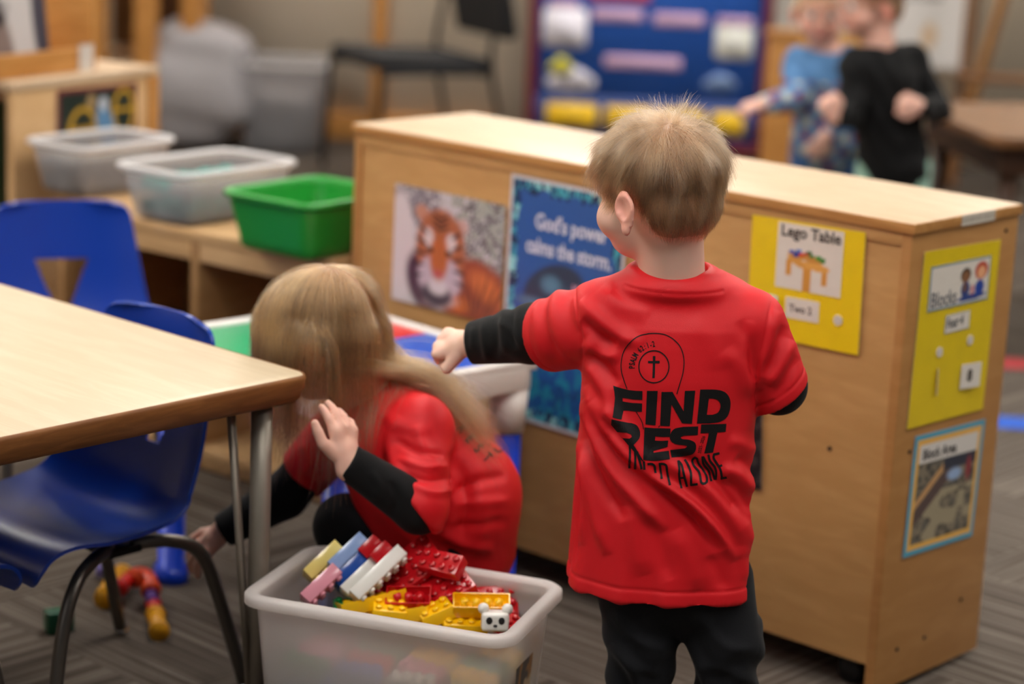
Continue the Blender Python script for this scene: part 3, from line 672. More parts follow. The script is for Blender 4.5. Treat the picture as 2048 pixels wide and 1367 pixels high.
# ------------------------------------------------------------------ blue bulletin board with maroon frame
YBD = 9.1
def bd(px, py): return at(px, py, YBD)
x0, x1 = bd(1068, 240)[0], bd(1522, 120)[0]; z0 = .06; z1 = 1.42
board = empty('bulletin_board', ((x0 + x1) / 2, YBD, z0), label='blue bulletin board in a maroon frame, clouds and captions pinned on it', cat='bulletin board')
BW, BH = x1 - x0, z1 - z0
obj('panel', bx(newbm(), -BW / 2, BW / 2, 0, .02, 0, BH), (lambda m: m)(plain('board_blue', (34, 92, 188), rough=.7)), board)
f = newbm(); ft = .038
bx(f, -BW / 2 - ft, -BW / 2, -.014, .022, -ft, BH + ft, .004); bx(f, BW / 2, BW / 2 + ft, -.014, .022, -ft, BH + ft, .004); bx(f, -BW / 2, BW / 2, -.014, .022, BH, BH + ft, .004); bx(f, -BW / 2, BW / 2, -.014, .022, -ft, 0, .004)
obj('frame', f, MATS['maroon'], board)
plain('c_white', (226, 222, 232), rough=.7); plain('c_pink', (196, 160, 190), rough=.7); plain('c_yellow', (236, 190, 20), rough=.6); plain('c_greyblue', (120, 146, 190), rough=.7); plain('c_lightwhite', (214, 214, 206), rough=.7); plain('c_red', (180, 60, 70), rough=.7); plain('c_sun', (214, 206, 70), rough=.7); plain('c_navy', (54, 74, 130), rough=.7)
def cutout(name, px, py, wpx, hpx, mat, kind='card', label=None, d=0.0, lines=None):
    p = bd(px, py); s = (YBD + .2) / FPX; w, h = wpx * s, hpx * s; bm = newbm()
    if kind == 'cloud':
        for kz, (cx, cy, r) in enumerate(((-.28, -.1, .26), (0, .08, .34), (.28, -.08, .26), (0, -.16, .24), (-.12, .1, .22), (.16, .1, .24))):
            c = bmesh.new(); bmesh.ops.create_cone(c, cap_ends=True, segments=24, radius1=r, radius2=r, depth=.003 / 1); bmesh.ops.scale(c, vec=(w, h * 1.2, 1), verts=c.verts); add_bm(bm, c, Matrix.Translation((cx * w, cy * h, kz * .0007)))
    else:
        prism(bm, rrect(w, h, min(w, h) * .15, 4), 0, .002)
    o = obj(name, bm, MATS[mat], board, matrix=Matrix.Translation((p[0] - (x0 + x1) / 2, -.003 - d, p[2] - z0)) @ Matrix.Rotation(math.pi / 2, 4, 'X'))
    if label: o['label'] = label
    return o
cutout('picture_card', 1130, 55, 86, 76, 'c_white', label='white picture card'); cutout('cloud_cutout', 1142, 160, 90, 54, 'c_white', 'cloud', 'white cloud with a sun behind')
cutout('sun_cutout', 1122, 132, 44, 38, 'c_sun', 'cloud', d=.006)
cutout('picture_card', 1468, 85, 74, 66, 'c_lightwhite', label='pale picture card'); cutout('cloud_cutout', 1440, 165, 60, 36, 'c_greyblue', 'cloud', 'grey blue cloud', d=.0)
def caption(px, py, s, size, mat='c_pink', bold=.006):
    TV, TF = text_poly(s, size, bold); p = bd(px, py); me = bpy.data.meshes.new('caption'); me.from_pydata([(a, 0, b) for a, b in TV], [], TF)
    o = link('caption', me, board, [MATS[mat]], loc=(p[0] - (x0 + x1) / 2, -.004, p[2] - z0))
    m = o.modifiers.new('s', 'SOLIDIFY'); m.thickness = .002
    return o
for px, py, wpx in ((1235, 30, 98), (1358, 40, 98), (1285, 125, 150)): cutout('caption_card', px, py, wpx, 24, 'c_pink', label='pink lettered strip')
caption(1192, 33, 'Lightning', .045, 'c_navy', .0); caption(1315, 43, 'Rainbow', .045, 'c_navy', 0); caption(1215, 130, 'Partly Cloudy', .052, 'c_navy', 0)
cutout('caption_card', 1240, -8, 120, 20, 'c_red', label='red lettered strip')
cutout('caption_card', 1128, 8, 60, 18, 'c_pink', label='short pink strip'); cutout('caption_card', 1470, 45, 70, 20, 'c_pink', label='short pink strip')
for px, w_ in ((1143, 100), (1257, 92), (1366, 84), (1455, 62)): cutout('yellow_card', px, 230 + (px - 1143) * .055, w_, 46, 'c_yellow', label='plain yellow card')
cutout('grey_strip', 1300, 232, 460, 66, 'c_navy', d=-.002)

# ------------------------------------------------------------------ far right: posters, wooden stand, round table, easel
def wallposter(px0, py0, px1, py1, y, fn, label, texts=(), cat='poster'):
    a = at(px0, py0, y); c = at(px1, py1, y); w = c[0] - a[0]; h = abs(a[2] - c[2])
    return tag(sheet('poster', w, h, fn, None, basis((a[0], y, min(a[2], c[2])), (1, 0, 0), (0, 0, 1), (0, -1, 0)), res=.008, texts=[(t[0], t[1] * w, t[2] * h, t[3] * h) + tuple(t[4:]) for t in texts]), label, cat)
def collage(U, V, X, Y):
    C = np.ones(U.shape + (3,)) * np.array(L(206, 200, 190)); C = mixc(C, rc_(U, V, .1, .9, .63, .66), (70, 96, 60)); C = mixc(C, ov(U, V, .45, .52, .25, .03, 0, .2), (200, 60, 70)); C = mixc(C, rc_(U, V, .2, .9, .02, .30), (222, 166, 90)); C = mixc(C, ov(U, V, .7, .78, .3, .06, 0, .2), (236, 232, 226))
    return mixc(C, ov(U, V, .6, .40, .3, .05, 0, .2), (230, 222, 214))
wallposter(1562, -180, 1760, 170, 9.17, collage, 'tall white classroom chart with a green line, red mark and orange patch')
def quote(U, V, X, Y):
    C = np.ones(U.shape + (3,)) * np.array(L(214, 210, 206)); return mixc(C, ov(U, V, .55, .2, .1, .08, 0, .3), (206, 176, 140))
wallposter(1798, -190, 1918, 138, 9.0, quote, 'white sheet with hand-lettered black writing on the easel', [('Let all', .18, .62, .085, (60, 58, 60), .001), ('be done', .16, .52, .085, (60, 58, 60), .001), ('in love', .2, .42, .085, (60, 58, 60), .001)])
# tan wooden stand below the collage
a = at(1560, 260, 8.0)
o = empty('wooden_stand', (a[0], 8.0, 0), label='narrow light wood stand beside the bulletin board', cat='stand')
obj('post', bx(newbm(), -.065, .045, -.03, .03, .02, .62, .008), MATS['orange_wood'], o); obj('foot', bx(newbm(), -.12, .10, -.12, .12, 0, .02, .004), MATS['orange_wood'], o); obj('cap', bx(newbm(), -.08, .06, -.045, .045, .6205, .64, .004), MATS['orange_wood'], o)
# dark round table
tc = (1.62, 6.15)
rt = empty('play_table', (tc[0], tc[1], 0), math.radians(8), label='dark brown wooden table at the right edge of the room', cat='table')
t = newbm(); prism(t, rrect(.9, .75, .05, 6), .555, .585, bev=.006); obj('tabletop', t, MATS['brown_wood'], rt)
obj('apron', bx(newbm(), -.40, .40, -.32, .32, .475, .5545, .003), MATS['dark_wood'], rt)
for sx in (-1, 1):
    for sy in (-1, 1):
        l = newbm(); tube(l, [(sx * .36, sy * .28, .474), (sx * .375, sy * .29, 0)], [.026, .018], 16); obj('leg', l, MATS['dark_wood'], rt)
# easel
def bar(bm, a, b, w=.04, d=.02):
    a = Vector(a); b = Vector(b); z = (b - a); L_ = z.length; q = z.to_track_quat('Z', 'Y').to_matrix().to_4x4(); box(bm, (0, 0, L_ / 2), (w, d, L_), .003, Matrix.Translation(a) @ q)
    return bm
e0 = at(1915, 240, 8.6)
es = empty('easel', (e0[0], 8.6, 0), label='brown wooden easel with slanted legs in the far right corner', cat='easel')
obj('leg', bar(newbm(), (.0, 0, 0), (.05, .1, 1.4)), MATS['brown_wood'], es); obj('leg', bar(newbm(), (.62, 0, 0), (.55, .1, 1.4)), MATS['brown_wood'], es)
obj('rear_leg', bar(newbm(), (.08, .45, 0), (.30, .12, 1.4)), MATS['orange_wood'], es)
obj('crossbar', bar(newbm(), (-.02, .0, .30), (.66, .0, .30), .05), MATS['brown_wood'], es); obj('tray', bx(newbm(), -.02, .66, -.10, .02, .43, .455, .003), MATS['brown_wood'], es)
# wooden chair with slanted back near the right edge
k0 = at(1985, 250, 6.9)
ch = empty('wooden_chair', (2.0, 7.15, 0), math.radians(-60), label='small wooden chair with slatted back behind the dark table', cat='chair')
obj('seat', bx(newbm(), -.17, .17, -.17, .17, .36, .385, .006), MATS['brown_wood'], ch)
for sx in (-1, 1):
    obj('leg', bar(newbm(), (sx * .15, .15, 0), (sx * .15, .14, .3595), .03, .03), MATS['brown_wood'], ch)
    obj('back_post', bar(newbm(), (sx * .15, -.14, 0), (sx * .15, -.20, .80), .03, .03), MATS['orange_wood'], ch)
for zz in (.55, .72): obj('back_rail', bx(newbm(), -.134, .134, -.20, -.182, zz, zz + .05, .003), MATS['orange_wood'], ch)

# floor tape
def tape(px, py, l, ang, mat, label, wd=.11):
    c = atz(px, py, 0); o = obj('floor_tape', bx(newbm(), -l / 2, l / 2, -wd / 2, wd / 2, .0, .0012), MATS[mat], loc=(c[0], c[1], .0008), rot=(0, 0, ang)); tag(o, label, 'tape')
tape(2030, 727, .34, math.radians(2), 'tape_red', 'red tape strip on the carpet beyond the cabinet')
tape(2060, 848, .62, math.radians(-4), 'tape_blue', 'blue tape strip on the carpet beyond the cabinet')
# ------------------------------------------------------------------ child-size table at the left
KZ = .568
kc = atz(622, 747, KZ); k1 = atz(0, 566, KZ); k2 = atz(0, 872, KZ)
KX = k1 - kc; KX[2] = 0; KX /= np.linalg.norm(KX); KY = np.array([-KX[1], KX[0], 0])   # KX along the far edge (away), KY along the near edge (towards the camera, left)
if np.dot(KY, k2 - kc) < 0: KY = -KY
KM = basis((kc[0], kc[1], 0), -KX, -KY, (0, 0, 1)) if np.linalg.det(np.array([-KX, -KY, [0, 0, 1]])) > 0 else None
# right-handed frame: local x = along the near edge, local y = along the far edge
KM = basis((kc[0], kc[1], 0), KY, KX, (0, 0, 1)) if np.cross(KY, KX)[2] > 0 else basis((kc[0], kc[1], 0), KX, KY, (0, 0, 1))
KSW = np.cross(KY, KX)[2] > 0
ktab = empty('activity_table', mat=KM, label='low classroom table with cream laminate top and brown edge, metal legs', cat='table')
TWx, TWy = (.60, 1.25) if KSW else (1.25, .60)
def rr2(x0, x1, y0, y1, r, z, n=7):
    return [(x, y, z) for x, y in rrect(x1 - x0, y1 - y0, r, n, (x0 + x1) / 2, (y0 + y1) / 2)]
top = newbm()
def ins(i, z, r=.022): return rr2(i, TWx - i, i, TWy - i, max(.004, r - i), z)
rings_bm(top, [ins(.006, KZ - .014), ins(.002, KZ - .0135), ins(.002, KZ - .0015), ins(.004, KZ)], mi=0)
obj('tabletop', top, MATS['laminate'], ktab)
edge = newbm()
prof = [(.0018, KZ - .0012), (.0005, KZ - .0002), (-.001, KZ - .0012), (-.0025, KZ - .006), (-.001, KZ - .018), (.005, KZ - .034), (.012, KZ - .041), (.018, KZ - .041), (.018, KZ - .0308), (.05, KZ - .0305)]
rings_bm(edge, [ins(i, z) for i, z in prof], False, True); obj('edge_band', edge, MATS['table_edge'], ktab)
def table_leg(x, y, sx, sy):
    t = newbm(); tube(t, [(x, y, KZ - .0312), (x, y, .30), (x, y, .012)], .0150, 20)
    o = obj('leg', t, MATS['grey_metal'], ktab)
    for dx, dy in ((sx * .055, sy * .01), (sx * .012, sy * .05)):
        b = newbm(); tube(b, [(x + dx, y + dy, KZ - .0312), (x + dx * .25, y + dy * .25, .10)], .0048, 10); q = obj('brace_rod', b, MATS['grey_metal'], o)
    g = newbm(); c = bmesh.new(); bmesh.ops.create_cone(c, cap_ends=True, segments=20, radius1=.014, radius2=.010, depth=.012); add_bm(g, c, Matrix.Translation((x, y, .006))); obj('glide', g, MATS['chrome'], o)
for (x, y, sx, sy) in ((.045, .05, 1, 1), (TWx - .05, .05, -1, 1), (.045, TWy - .05, 1, -1), (TWx - .05, TWy - .05, -1, -1)): table_leg(x, y, sx, sy)

# ------------------------------------------------------------------ blue moulded chairs
def chair_shell(H=.58, SH=.285):
    # profile from the top of the back to the front lip: (y, z), y forward
    pr = smooth_path([(-.165, H), (-.155, H - .08), (-.142, H - .16), (-.125, SH + .075), (-.10, SH + .022), (-.055, SH - .006), (.0, SH - .010), (.07, SH - .004), (.13, SH + .006), (.165, SH + .002), (.182, SH - .014), (.186, SH - .034)], 8)
    pr = np.array(pr); seg = np.r_[0, np.cumsum(np.linalg.norm(np.diff(pr, axis=0), axis=1))]; Ltot = seg[-1]
    NV, NU = 96, 56; ss = np.linspace(0, Ltot, NV + 1)
    py = np.interp(ss, seg, pr[:, 0]); pz = np.interp(ss, seg, pr[:, 1])
    hw = np.interp(ss / Ltot, [0, .12, .3, .45, .55, .7, .85, 1], [.128, .140, .156, .168, .172, .172, .165, .152])
    hw *= np.clip(1 - np.clip(1 - ss / .034, 0, 1) ** 2.4, .0, 1) ** .5 * .34 + .66
    hw *= np.where(ss > Ltot - .03, 1 - .10 * ((ss - Ltot + .03) / .03) ** 2, 1)
    cup = np.interp(ss / Ltot, [0, .2, .45, .6, .8, 1], [.022, .034, .048, .034, .014, .004])
    bm = newbm(); V = []
    ty = np.gradient(py, ss); tz = np.gradient(pz, ss)
    for i in range(NV + 1):
        row = []
        for j in range(NU + 1):
            u = -1 + 2 * j / NU; a = cup[i] * abs(u) ** 2.6
            row.append([hw[i] * u, py[i] - tz[i] * a, pz[i] + ty[i] * a])      # normal towards the sitter
        V.append(row)
    V = np.array(V)
    # inverted triangular handle opening in the back
    sT, sB = .115, .205
    def inside(i, j):
        s = ss[i]; x = abs(V[i, j, 0]); return sT < s < sB and x < .052 - (s - sT) / (sB - sT) * .036
    for i in range(NV + 1):           # pull grid columns onto the opening's edge
        s = ss[i]
        if sT - .004 < s < sB + .004:
            e = .052 - (min(max(s, sT), sB) - sT) / (sB - sT) * .036
            for sg in (-1, 1):
                j = min(range(NU + 1), key=lambda q: abs(V[i, q, 0] - sg * e)); V[i, j, 0] = sg * e
    vs = [[bm.verts.new(V[i, j]) for j in range(NU + 1)] for i in range(NV + 1)]
    for i in range(NV):
        for j in range(NU):
            s = (ss[i] + ss[i + 1]) / 2; x = abs((V[i, j, 0] + V[i + 1, j + 1, 0]) / 2)
            if sT < s < sB and x < .052 - (s - sT) / (sB - sT) * .036: continue
            bm.faces.new((vs[i][j], vs[i][j + 1], vs[i + 1][j + 1], vs[i + 1][j]))
    for v in [v for v in bm.verts if not v.link_faces]: bm.verts.remove(v)
    bmesh.ops.recalc_face_normals(bm, faces=bm.faces)
    # rolled rim: solidify
    r = bmesh.ops.solidify(bm, geom=list(bm.faces), thickness=.0055)
    return bm
def blue_chair(loc, rz, label):
    root = empty('classroom_chair', loc, rz, label=label, cat='chair', group='blue moulded classroom chairs')
    obj('shell', chair_shell(), MATS['blue_plastic'], root, smooth=60)
    for s in (-1, 1):
        t = newbm(); tube(t, smooth_path([(s * .085, -.02, .258), (s * .11, -.075, .256), (s * .128, -.115, .235), (s * .140, -.140, .17), (s * .155, -.185, .014)], 8), .0105, 16); lg = obj('rear_leg', t, MATS['chair_metal'], root)
        g = newbm(); c = bmesh.new(); bmesh.ops.create_uvsphere(c, u_segments=16, v_segments=8, radius=.013); bmesh.ops.scale(c, vec=(1, 1, .7), verts=c.verts); add_bm(g, c, Matrix.Translation((s * .156, -.187, .0092))); obj('glide', g, MATS['chrome'], lg)
        t = newbm(); tube(t, smooth_path([(s * .085, .02, .258), (s * .11, .07, .256), (s * .13, .115, .235), (s * .140, .145, .17), (s * .150, .175, .014)], 8), .0105, 16); lg = obj('front_leg', t, MATS['chair_metal'], root)
        g = newbm(); c = bmesh.new(); bmesh.ops.create_uvsphere(c, u_segments=16, v_segments=8, radius=.013); bmesh.ops.scale(c, vec=(1, 1, .7), verts=c.verts); add_bm(g, c, Matrix.Translation((s * .151, .177, .0092))); obj('glide', g, MATS['chrome'], lg)
    t = newbm(); bx(t, -.10, .10, -.03, .03, .2462, .2595, .003); obj('mounting_plate', t, MATS['dark_metal'], root)
    return root
# facing direction local +Y -> world (-.67,-.743) for the near chair
ca = math.atan2(-.743, -.67) - math.pi / 2
tgt = np.array([-.520, 3.285]); fy = np.array([-.67, -.743]); cpos = tgt + fy * .165
blue_chair((cpos[0], cpos[1], 0), ca, 'blue plastic chair pushed under the far side of the cream table')
c2 = np.array([-.885, 4.19]); a2 = math.radians(180 + 20); f2 = np.array([-math.sin(a2), math.cos(a2)]); c2 = c2 + f2 * .165
blue_chair((c2[0], c2[1], 0), a2, 'blue plastic chair with its back against the low wooden shelf')
# rim of a third chair at the left border
pe = atz(-88, 1108, .27); fd = -KY if np.dot(KY, (-.67, -.743, 0)) > 0 else KY
pc3 = pe - fd * .186
r3 = blue_chair((pc3[0], pc3[1], 0), math.atan2(fd[1], fd[0]) - math.pi / 2, 'blue plastic chair under the near side of the table, only its edge in view')

# ------------------------------------------------------------------ building-brick play table
LZ = .45
lr = np.array([.047, 3.611]); lb = np.array([-.317, 3.988]); lx = (lr - lb) / np.linalg.norm(lr - lb); ly = np.array([-lx[1], lx[0]]); LS = .52   # lx: back corner -> right corner (towards camera), ly: away
if ly[1] < 0: ly = -ly
# local frame origin at the near corner: x along near-right edge, built from the corner lr
LSX = .44
near = lr - (np.array([.377, .364]) / np.linalg.norm([.377, .364])) * LSX
ex = lr - near; ex /= np.linalg.norm(ex); ey = np.array([-ex[1], ex[0]])
LM = basis((near[0], near[1], 0), (ex[0], ex[1], 0), (ey[0], ey[1], 0), (0, 0, 1))
lt = empty('brick_table', mat=LM, label='white brick play table with green, red, blue and yellow top panels', cat='table')
f = newbm(); rw = .026
prism(f, rrect(LSX, LS, .03, 6, LSX / 2, LS / 2), LZ - .052, LZ - .012, bev=.003)
for x0_, x1_, y0_, y1_ in ((0, LSX, 0, rw), (0, LSX, LS - rw, LS), (0, rw, rw, LS - rw), (LSX - rw, LSX, rw, LS - rw)): bx(f, x0_ + .0005, x1_ - .0005, y0_ + .0005, y1_ - .0005, LZ - .02, LZ, .004)
obj('frame', f, MATS['white_plastic'], lt)
h_ = (LS - 2 * rw) / 2; hx_ = (LSX - 2 * rw) / 2
for (ix, iy, mt, nm) in ((0, 0, 'plate_yellow', 'yellow'), (1, 0, 'plate_blue', 'blue'), (1, 1, 'plate_red', 'red'), (0, 1, 'plate_green', 'green')):
    g = newbm(); bx(g, rw + ix * hx_ + .001, rw + (ix + 1) * hx_ - .001, rw + iy * h_ + .001, rw + (iy + 1) * h_ - .001, LZ - .0118, LZ - .005, .001)
    o = obj('top_panel', g, MATS[mt], lt); o['label'] = nm + ' square panel'
for (x, y) in ((.034, .034), (LSX - .034, .034), (.034, LS - .034), (LSX - .034, LS - .034)):
    t = newbm(); tube(t, [(x, y, LZ - .0522), (x, y, LZ - .128)], [.034, .0275], 24); lg = obj('leg_socket', t, MATS['white_plastic'], lt)
    t = newbm(); tube(t, [(x, y, LZ - .1282), (x, y, .03), (x, y, .0295), (x, y, .0)], [.0235, .0235, .03, .031], 24); obj('leg', t, MATS['blue_leg'], lt)
t = newbm(); bx(t, .04, LSX - .09, .12, .40, LZ - .075, LZ - .0525, .006); o = obj('storage_pocket', t, MATS['lime'], lt); o['label'] = 'lime green pocket under the top'

# ------------------------------------------------------------------ toy-brick tote in the foreground
def frostbin():
    m, nt, b = MATS['frosted_bin'], None, None
BNZ = .285
bc = [atz(*p, BNZ) for p in ((492, 1192), (1015, 1280), (1128, 1166), (617, 1085))]
cx_, cy_ = np.mean([p[0] for p in bc]), np.mean([p[1] for p in bc])
bxv = (bc[1] - bc[0]) + (bc[2] - bc[3]); bxv[2] = 0; bxv /= np.linalg.norm(bxv); byv = np.array([-bxv[1], bxv[0], 0])
bw_ = (np.linalg.norm(bc[1] - bc[0]) + np.linalg.norm(bc[2] - bc[3])) / 2; bd_ = (np.linalg.norm(bc[3] - bc[0]) + np.linalg.norm(bc[2] - bc[1])) / 2
BM = basis((cx_, cy_, .0005), bxv, byv, (0, 0, 1))
tote = empty('toy_tote', mat=BM, label='big frosted plastic tote full of toy bricks in the foreground', cat='storage bin')
bin_w, bin_d = bw_ - .032 + .008, bd_ - .032 + .008
obj('tub', tote_bm(bin_w, bin_d, BNZ, taper=.88, rim=.018, r=.022, t=.0025, lip=.016), [MATS['frosted_bin'], MATS['frosted_rim']], tote)
dl = newbm(); bx(dl, -.0, .0015, -.03, .04, .07, .16)
def decal_f(U, V, X, Y):
    C = np.ones(U.shape + (3,)) * np.array(L(60, 50, 50)); C = mixc(C, (vnoise(U, V, 7, 31) > .5).astype(float), (176, 120, 40)); return mixc(C, (vnoise(U, V, 5, 33) > .66).astype(float), (214, 190, 150))
st = sheet('picture_sticker', .07, .10, decal_f, tote, basis((bin_w * .47 + .0035, -.035, .11), (0, 1, 0), (.055, 0, 1), (1, 0, -.055)), res=.004, thick=.0005)

plain('br_red', (198, 18, 28), rough=.22, spec=.6); plain('br_yellow', (250, 196, 8), rough=.24, spec=.6); plain('br_blue', (40, 84, 170), rough=.2, spec=.6); plain('br_lightblue', (150, 178, 226), rough=.2, spec=.6)
plain('br_white', (236, 234, 226), rough=.22, spec=.6); plain('br_green', (10, 120, 62), rough=.25, spec=.6); plain('br_navy', (26, 34, 92), rough=.25, spec=.6); plain('br_pink', (226, 150, 166), rough=.2, spec=.6); plain('br_paleyellow', (246, 222, 130), rough=.2, spec=.6); plain('br_teal', (90, 130, 130), rough=.3)
U_ = .016
def brick_mesh(nx, ny, hz=.0192, hollow=True, cut=12):
    """studded toy brick, origin at its centre, long side along x; hollow underneath with tubes"""
    bm = newbm(); w, d = nx * U_ - .0003, ny * U_ - .0003; t = .0016
    def R(a, b_, z, r): return [(x, y, z) for x, y in rrect(a, b_, r, 2)]
    rings_bm(bm, [R(w, d, -hz / 2, .0006), R(w, d, hz / 2 - .0004, .0006), R(w - .0008, d - .0008, hz / 2, .0006)], False, True)
    rings_bm(bm, [R(w - 2 * t, d - 2 * t, hz / 2 - .002, .0004)[::-1], R(w - 2 * t, d - 2 * t, -hz / 2, .0004)[::-1]], True, False)
    a = R(w, d, -hz / 2, .0006); b_ = R(w - 2 * t, d - 2 * t, -hz / 2, .0004); va = [bm.verts.new(p) for p in a]; vb = [bm.verts.new(p) for p in b_]
    for k in range(len(va)): bm.faces.new((va[k], vb[k], vb[(k + 1) % len(va)], va[(k + 1) % len(va)]))
    for i in range(nx - 1):
        for j in range(ny - 1):
            tube(bm, [((i + 1 - nx / 2) * U_, (j + 1 - ny / 2) * U_, -hz / 2 + .0003), ((i + 1 - nx / 2) * U_, (j + 1 - ny / 2) * U_, hz / 2 - .002)], .0058, cut)
    for i in range(nx):
        for j in range(ny):
            x, y = (i + .5 - nx / 2) * U_, (j + .5 - ny / 2) * U_
            tube(bm, [(x, y, hz / 2), (x, y, hz / 2 + .0038), (x, y, hz / 2 + .0044)], [.0047, .0047, .0042], cut)
    return bm
BR = {}
def brick(nx, ny, col, label, M, hz=.0192, group='loose toy bricks in the frosted tote', low=False):
    key = (nx, ny, hz)
    if key not in BR:
        bm = brick_mesh(nx, ny, hz)
        for f in bm.faces: f.smooth = True
        for e in bm.edges:
            if len(e.link_faces) == 2 and e.calc_face_angle(0) > .6: e.smooth = False
        me = bpy.data.meshes.new('toy_brick'); bm.to_mesh(me); bm.free(); BR[key] = me
        me.materials.append(MATS['br_red'])
    o = bpy.data.objects.new('toy_brick', BR[key]); COL.objects.link(o); o.matrix_world = M
    o.material_slots[0].link = 'OBJECT'; o.material_slots[0].material = MATS[col]
    return tag(o, label, 'toy brick', group)
def frame(px, py, zc, xd, zd):
    """brick matrix: centre seen at (px,py) at height zc, local x along xd, studs towards zd"""
    c = atz(px, py, zc); z = Vector(zd).normalized(); x = Vector(xd); x = (x - z * x.dot(z)).normalized(); y = z.cross(x)
    return basis(c, x, y, z)
def cam_vec(a, b_, c): v = CR * a + CU * b_ + CF * c; return tuple(v)
# leaning wall of glossy bricks (long sides towards the camera)
u1 = cam_vec(.70, .62, .35); v1 = cam_vec(.68, -.62, -.2)
for px, py, zc, n, col, lab in ((647, 1124, .288, 4, 'br_paleyellow', 'pale yellow brick at the upper left of the leaning brick wall'), (642, 1171, .272, 4, 'br_pink', 'pink brick at the lower left of the leaning brick wall'),
        (696, 1108, .304, 4, 'br_lightblue', 'light blue brick sticking up highest from the leaning wall'), (703, 1141, .284, 4, 'br_blue', 'blue brick in the middle of the leaning wall'),
        (721, 1157, .276, 4, 'br_white', 'white brick beside the blue one in the leaning wall'), (756, 1149, .290, 5, 'br_white', 'long white brick at the right edge of the leaning wall')):
    brick(n if n != 5 else 6, 2, col, lab, frame(px, py, zc, u1, v1), group=None)
brick(2, 2, 'br_red', 'square red brick at the top of the leaning wall', frame(740, 1098, .312, u1, v1), group=None); brick(2, 2, 'br_red', 'second square red brick beside the first at the top of the leaning wall', frame(763, 1110, .308, u1, v1), group=None)
# red group
ru = cam_vec(.80, .56, .12); rn = (-.35, -.60, .75)
brick(8, 4, 'br_red', 'large red studded plate rising from left to right', frame(800, 1148, .280, ru, rn), hz=.0096, group=None)
brick(4, 2, 'br_red', 'red brick topmost on the large red plate', frame(884, 1128, .306, (.80, -.5, .05), rn), group=None)
brick(4, 4, 'br_red', 'wide red brick sloping down at the right of the red pile', frame(896, 1172, .272, cam_vec(.80, .58, .1), (-.25, -.5, .82)), group=None)
brick(4, 2, 'br_red', 'red brick lying open in front of the red pile', frame(818, 1197, .262, (1, .02, -.08), (.1, .50, -.86)), group=None)
brick(4, 3, 'br_red', 'red brick standing on its side near the right end of the tote', frame(992, 1206, .245, (1, .1, .05), (-.05, -.9, .45)), group=None)
brick(3, 2, 'br_navy', 'navy brick peeking out under the red one at the right', frame(1028, 1230, .226, (1, .1, .0), (0, 0, 1)), group=None)
brick(4, 2, 'br_red', 'dark red brick tucked behind the long white one', frame(770, 1170, .262, ru, (.3, -.5, .8)), group=None)
# yellow group
brick(6, 3, 'br_yellow', 'yellow brick leaning left at the front of the pile', frame(742, 1203, .252, (.9, .35, .22), (.25, -.2, -.95)), group=None)
brick(3, 2, 'br_yellow', 'small yellow brick with studs up, left of centre front', frame(779, 1222, .248, (1, .1, -.1), (.1, -.2, 1)), group=None)
brick(3, 2, 'br_yellow', 'yellow brick tilted down at the centre front', frame(829, 1228, .245, (.9, -.3, -.25), (.2, -.3, -.93)), group=None)
brick(3, 2, 'br_yellow', 'yellow brick with studs pointing up right at the centre front', frame(872, 1226, .250, (.85, .3, .35), (-.3, -.2, .9)), group=None)
brick(4, 3, 'br_yellow', 'yellow brick lying low at the right front', frame(928, 1240, .238, (1, .2, -.15), (.1, -.3, .95)), group=None)
brick(5, 2, 'br_yellow', 'yellow brick upside down on the right side of the pile', frame(963, 1210, .262, (1, .05, .0), (.0, .35, -.94)), group=None)
brick(2, 2, 'br_red', 'small red brick corner beside the white animal brick', frame(1013, 1248, .247, (.8, -.5, .2), (.1, -.2, 1)), group=None)
brick(2, 2, 'br_green', 'small green brick corner at the left front', frame(690, 1218, .238, (1, .2, 0), (0, -.1, 1)), group=None)
brick(2, 2, 'br_red', 'small red brick between the two yellow groups', frame(905, 1222, .205, (1, .2, 0), (0, -.3, 1)), group=None)
# white animal-head block
an = empty('toy_animal_block', mat=frame(990, 1240, .258, (1, .05, -.05), (0, .1, 1)), label='white toy animal head block with black eye patches', cat='toy')
hb = newbm(); box(hb, (0, 0, 0), (.038, .028, .026), .006, seg=4); 
hd = obj('head', hb, MATS['br_white'], an, smooth=60)
for s in (-1, 1):
    e = bmesh.new(); bmesh.ops.create_uvsphere(e, u_segments=14, v_segments=8, radius=.0078); obj('ear', e, MATS['br_white'], an, loc=(s * .0165, 0, .0165), smooth=60)
    e = bmesh.new(); bmesh.ops.create_uvsphere(e, u_segments=14, v_segments=8, radius=.0046); bmesh.ops.scale(e, vec=(1, .3, 1.15), verts=e.verts); obj('eye_patch', e, MATS['black'], hd, loc=(s * .0085, -.0142, .003), smooth=60)
e = bmesh.new(); bmesh.ops.create_uvsphere(e, u_segments=14, v_segments=8, radius=.003); bmesh.ops.scale(e, vec=(1, .5, .7), verts=e.verts); obj('nose', e, MATS['black'], hd, loc=(0, -.0145, -.004), smooth=60)
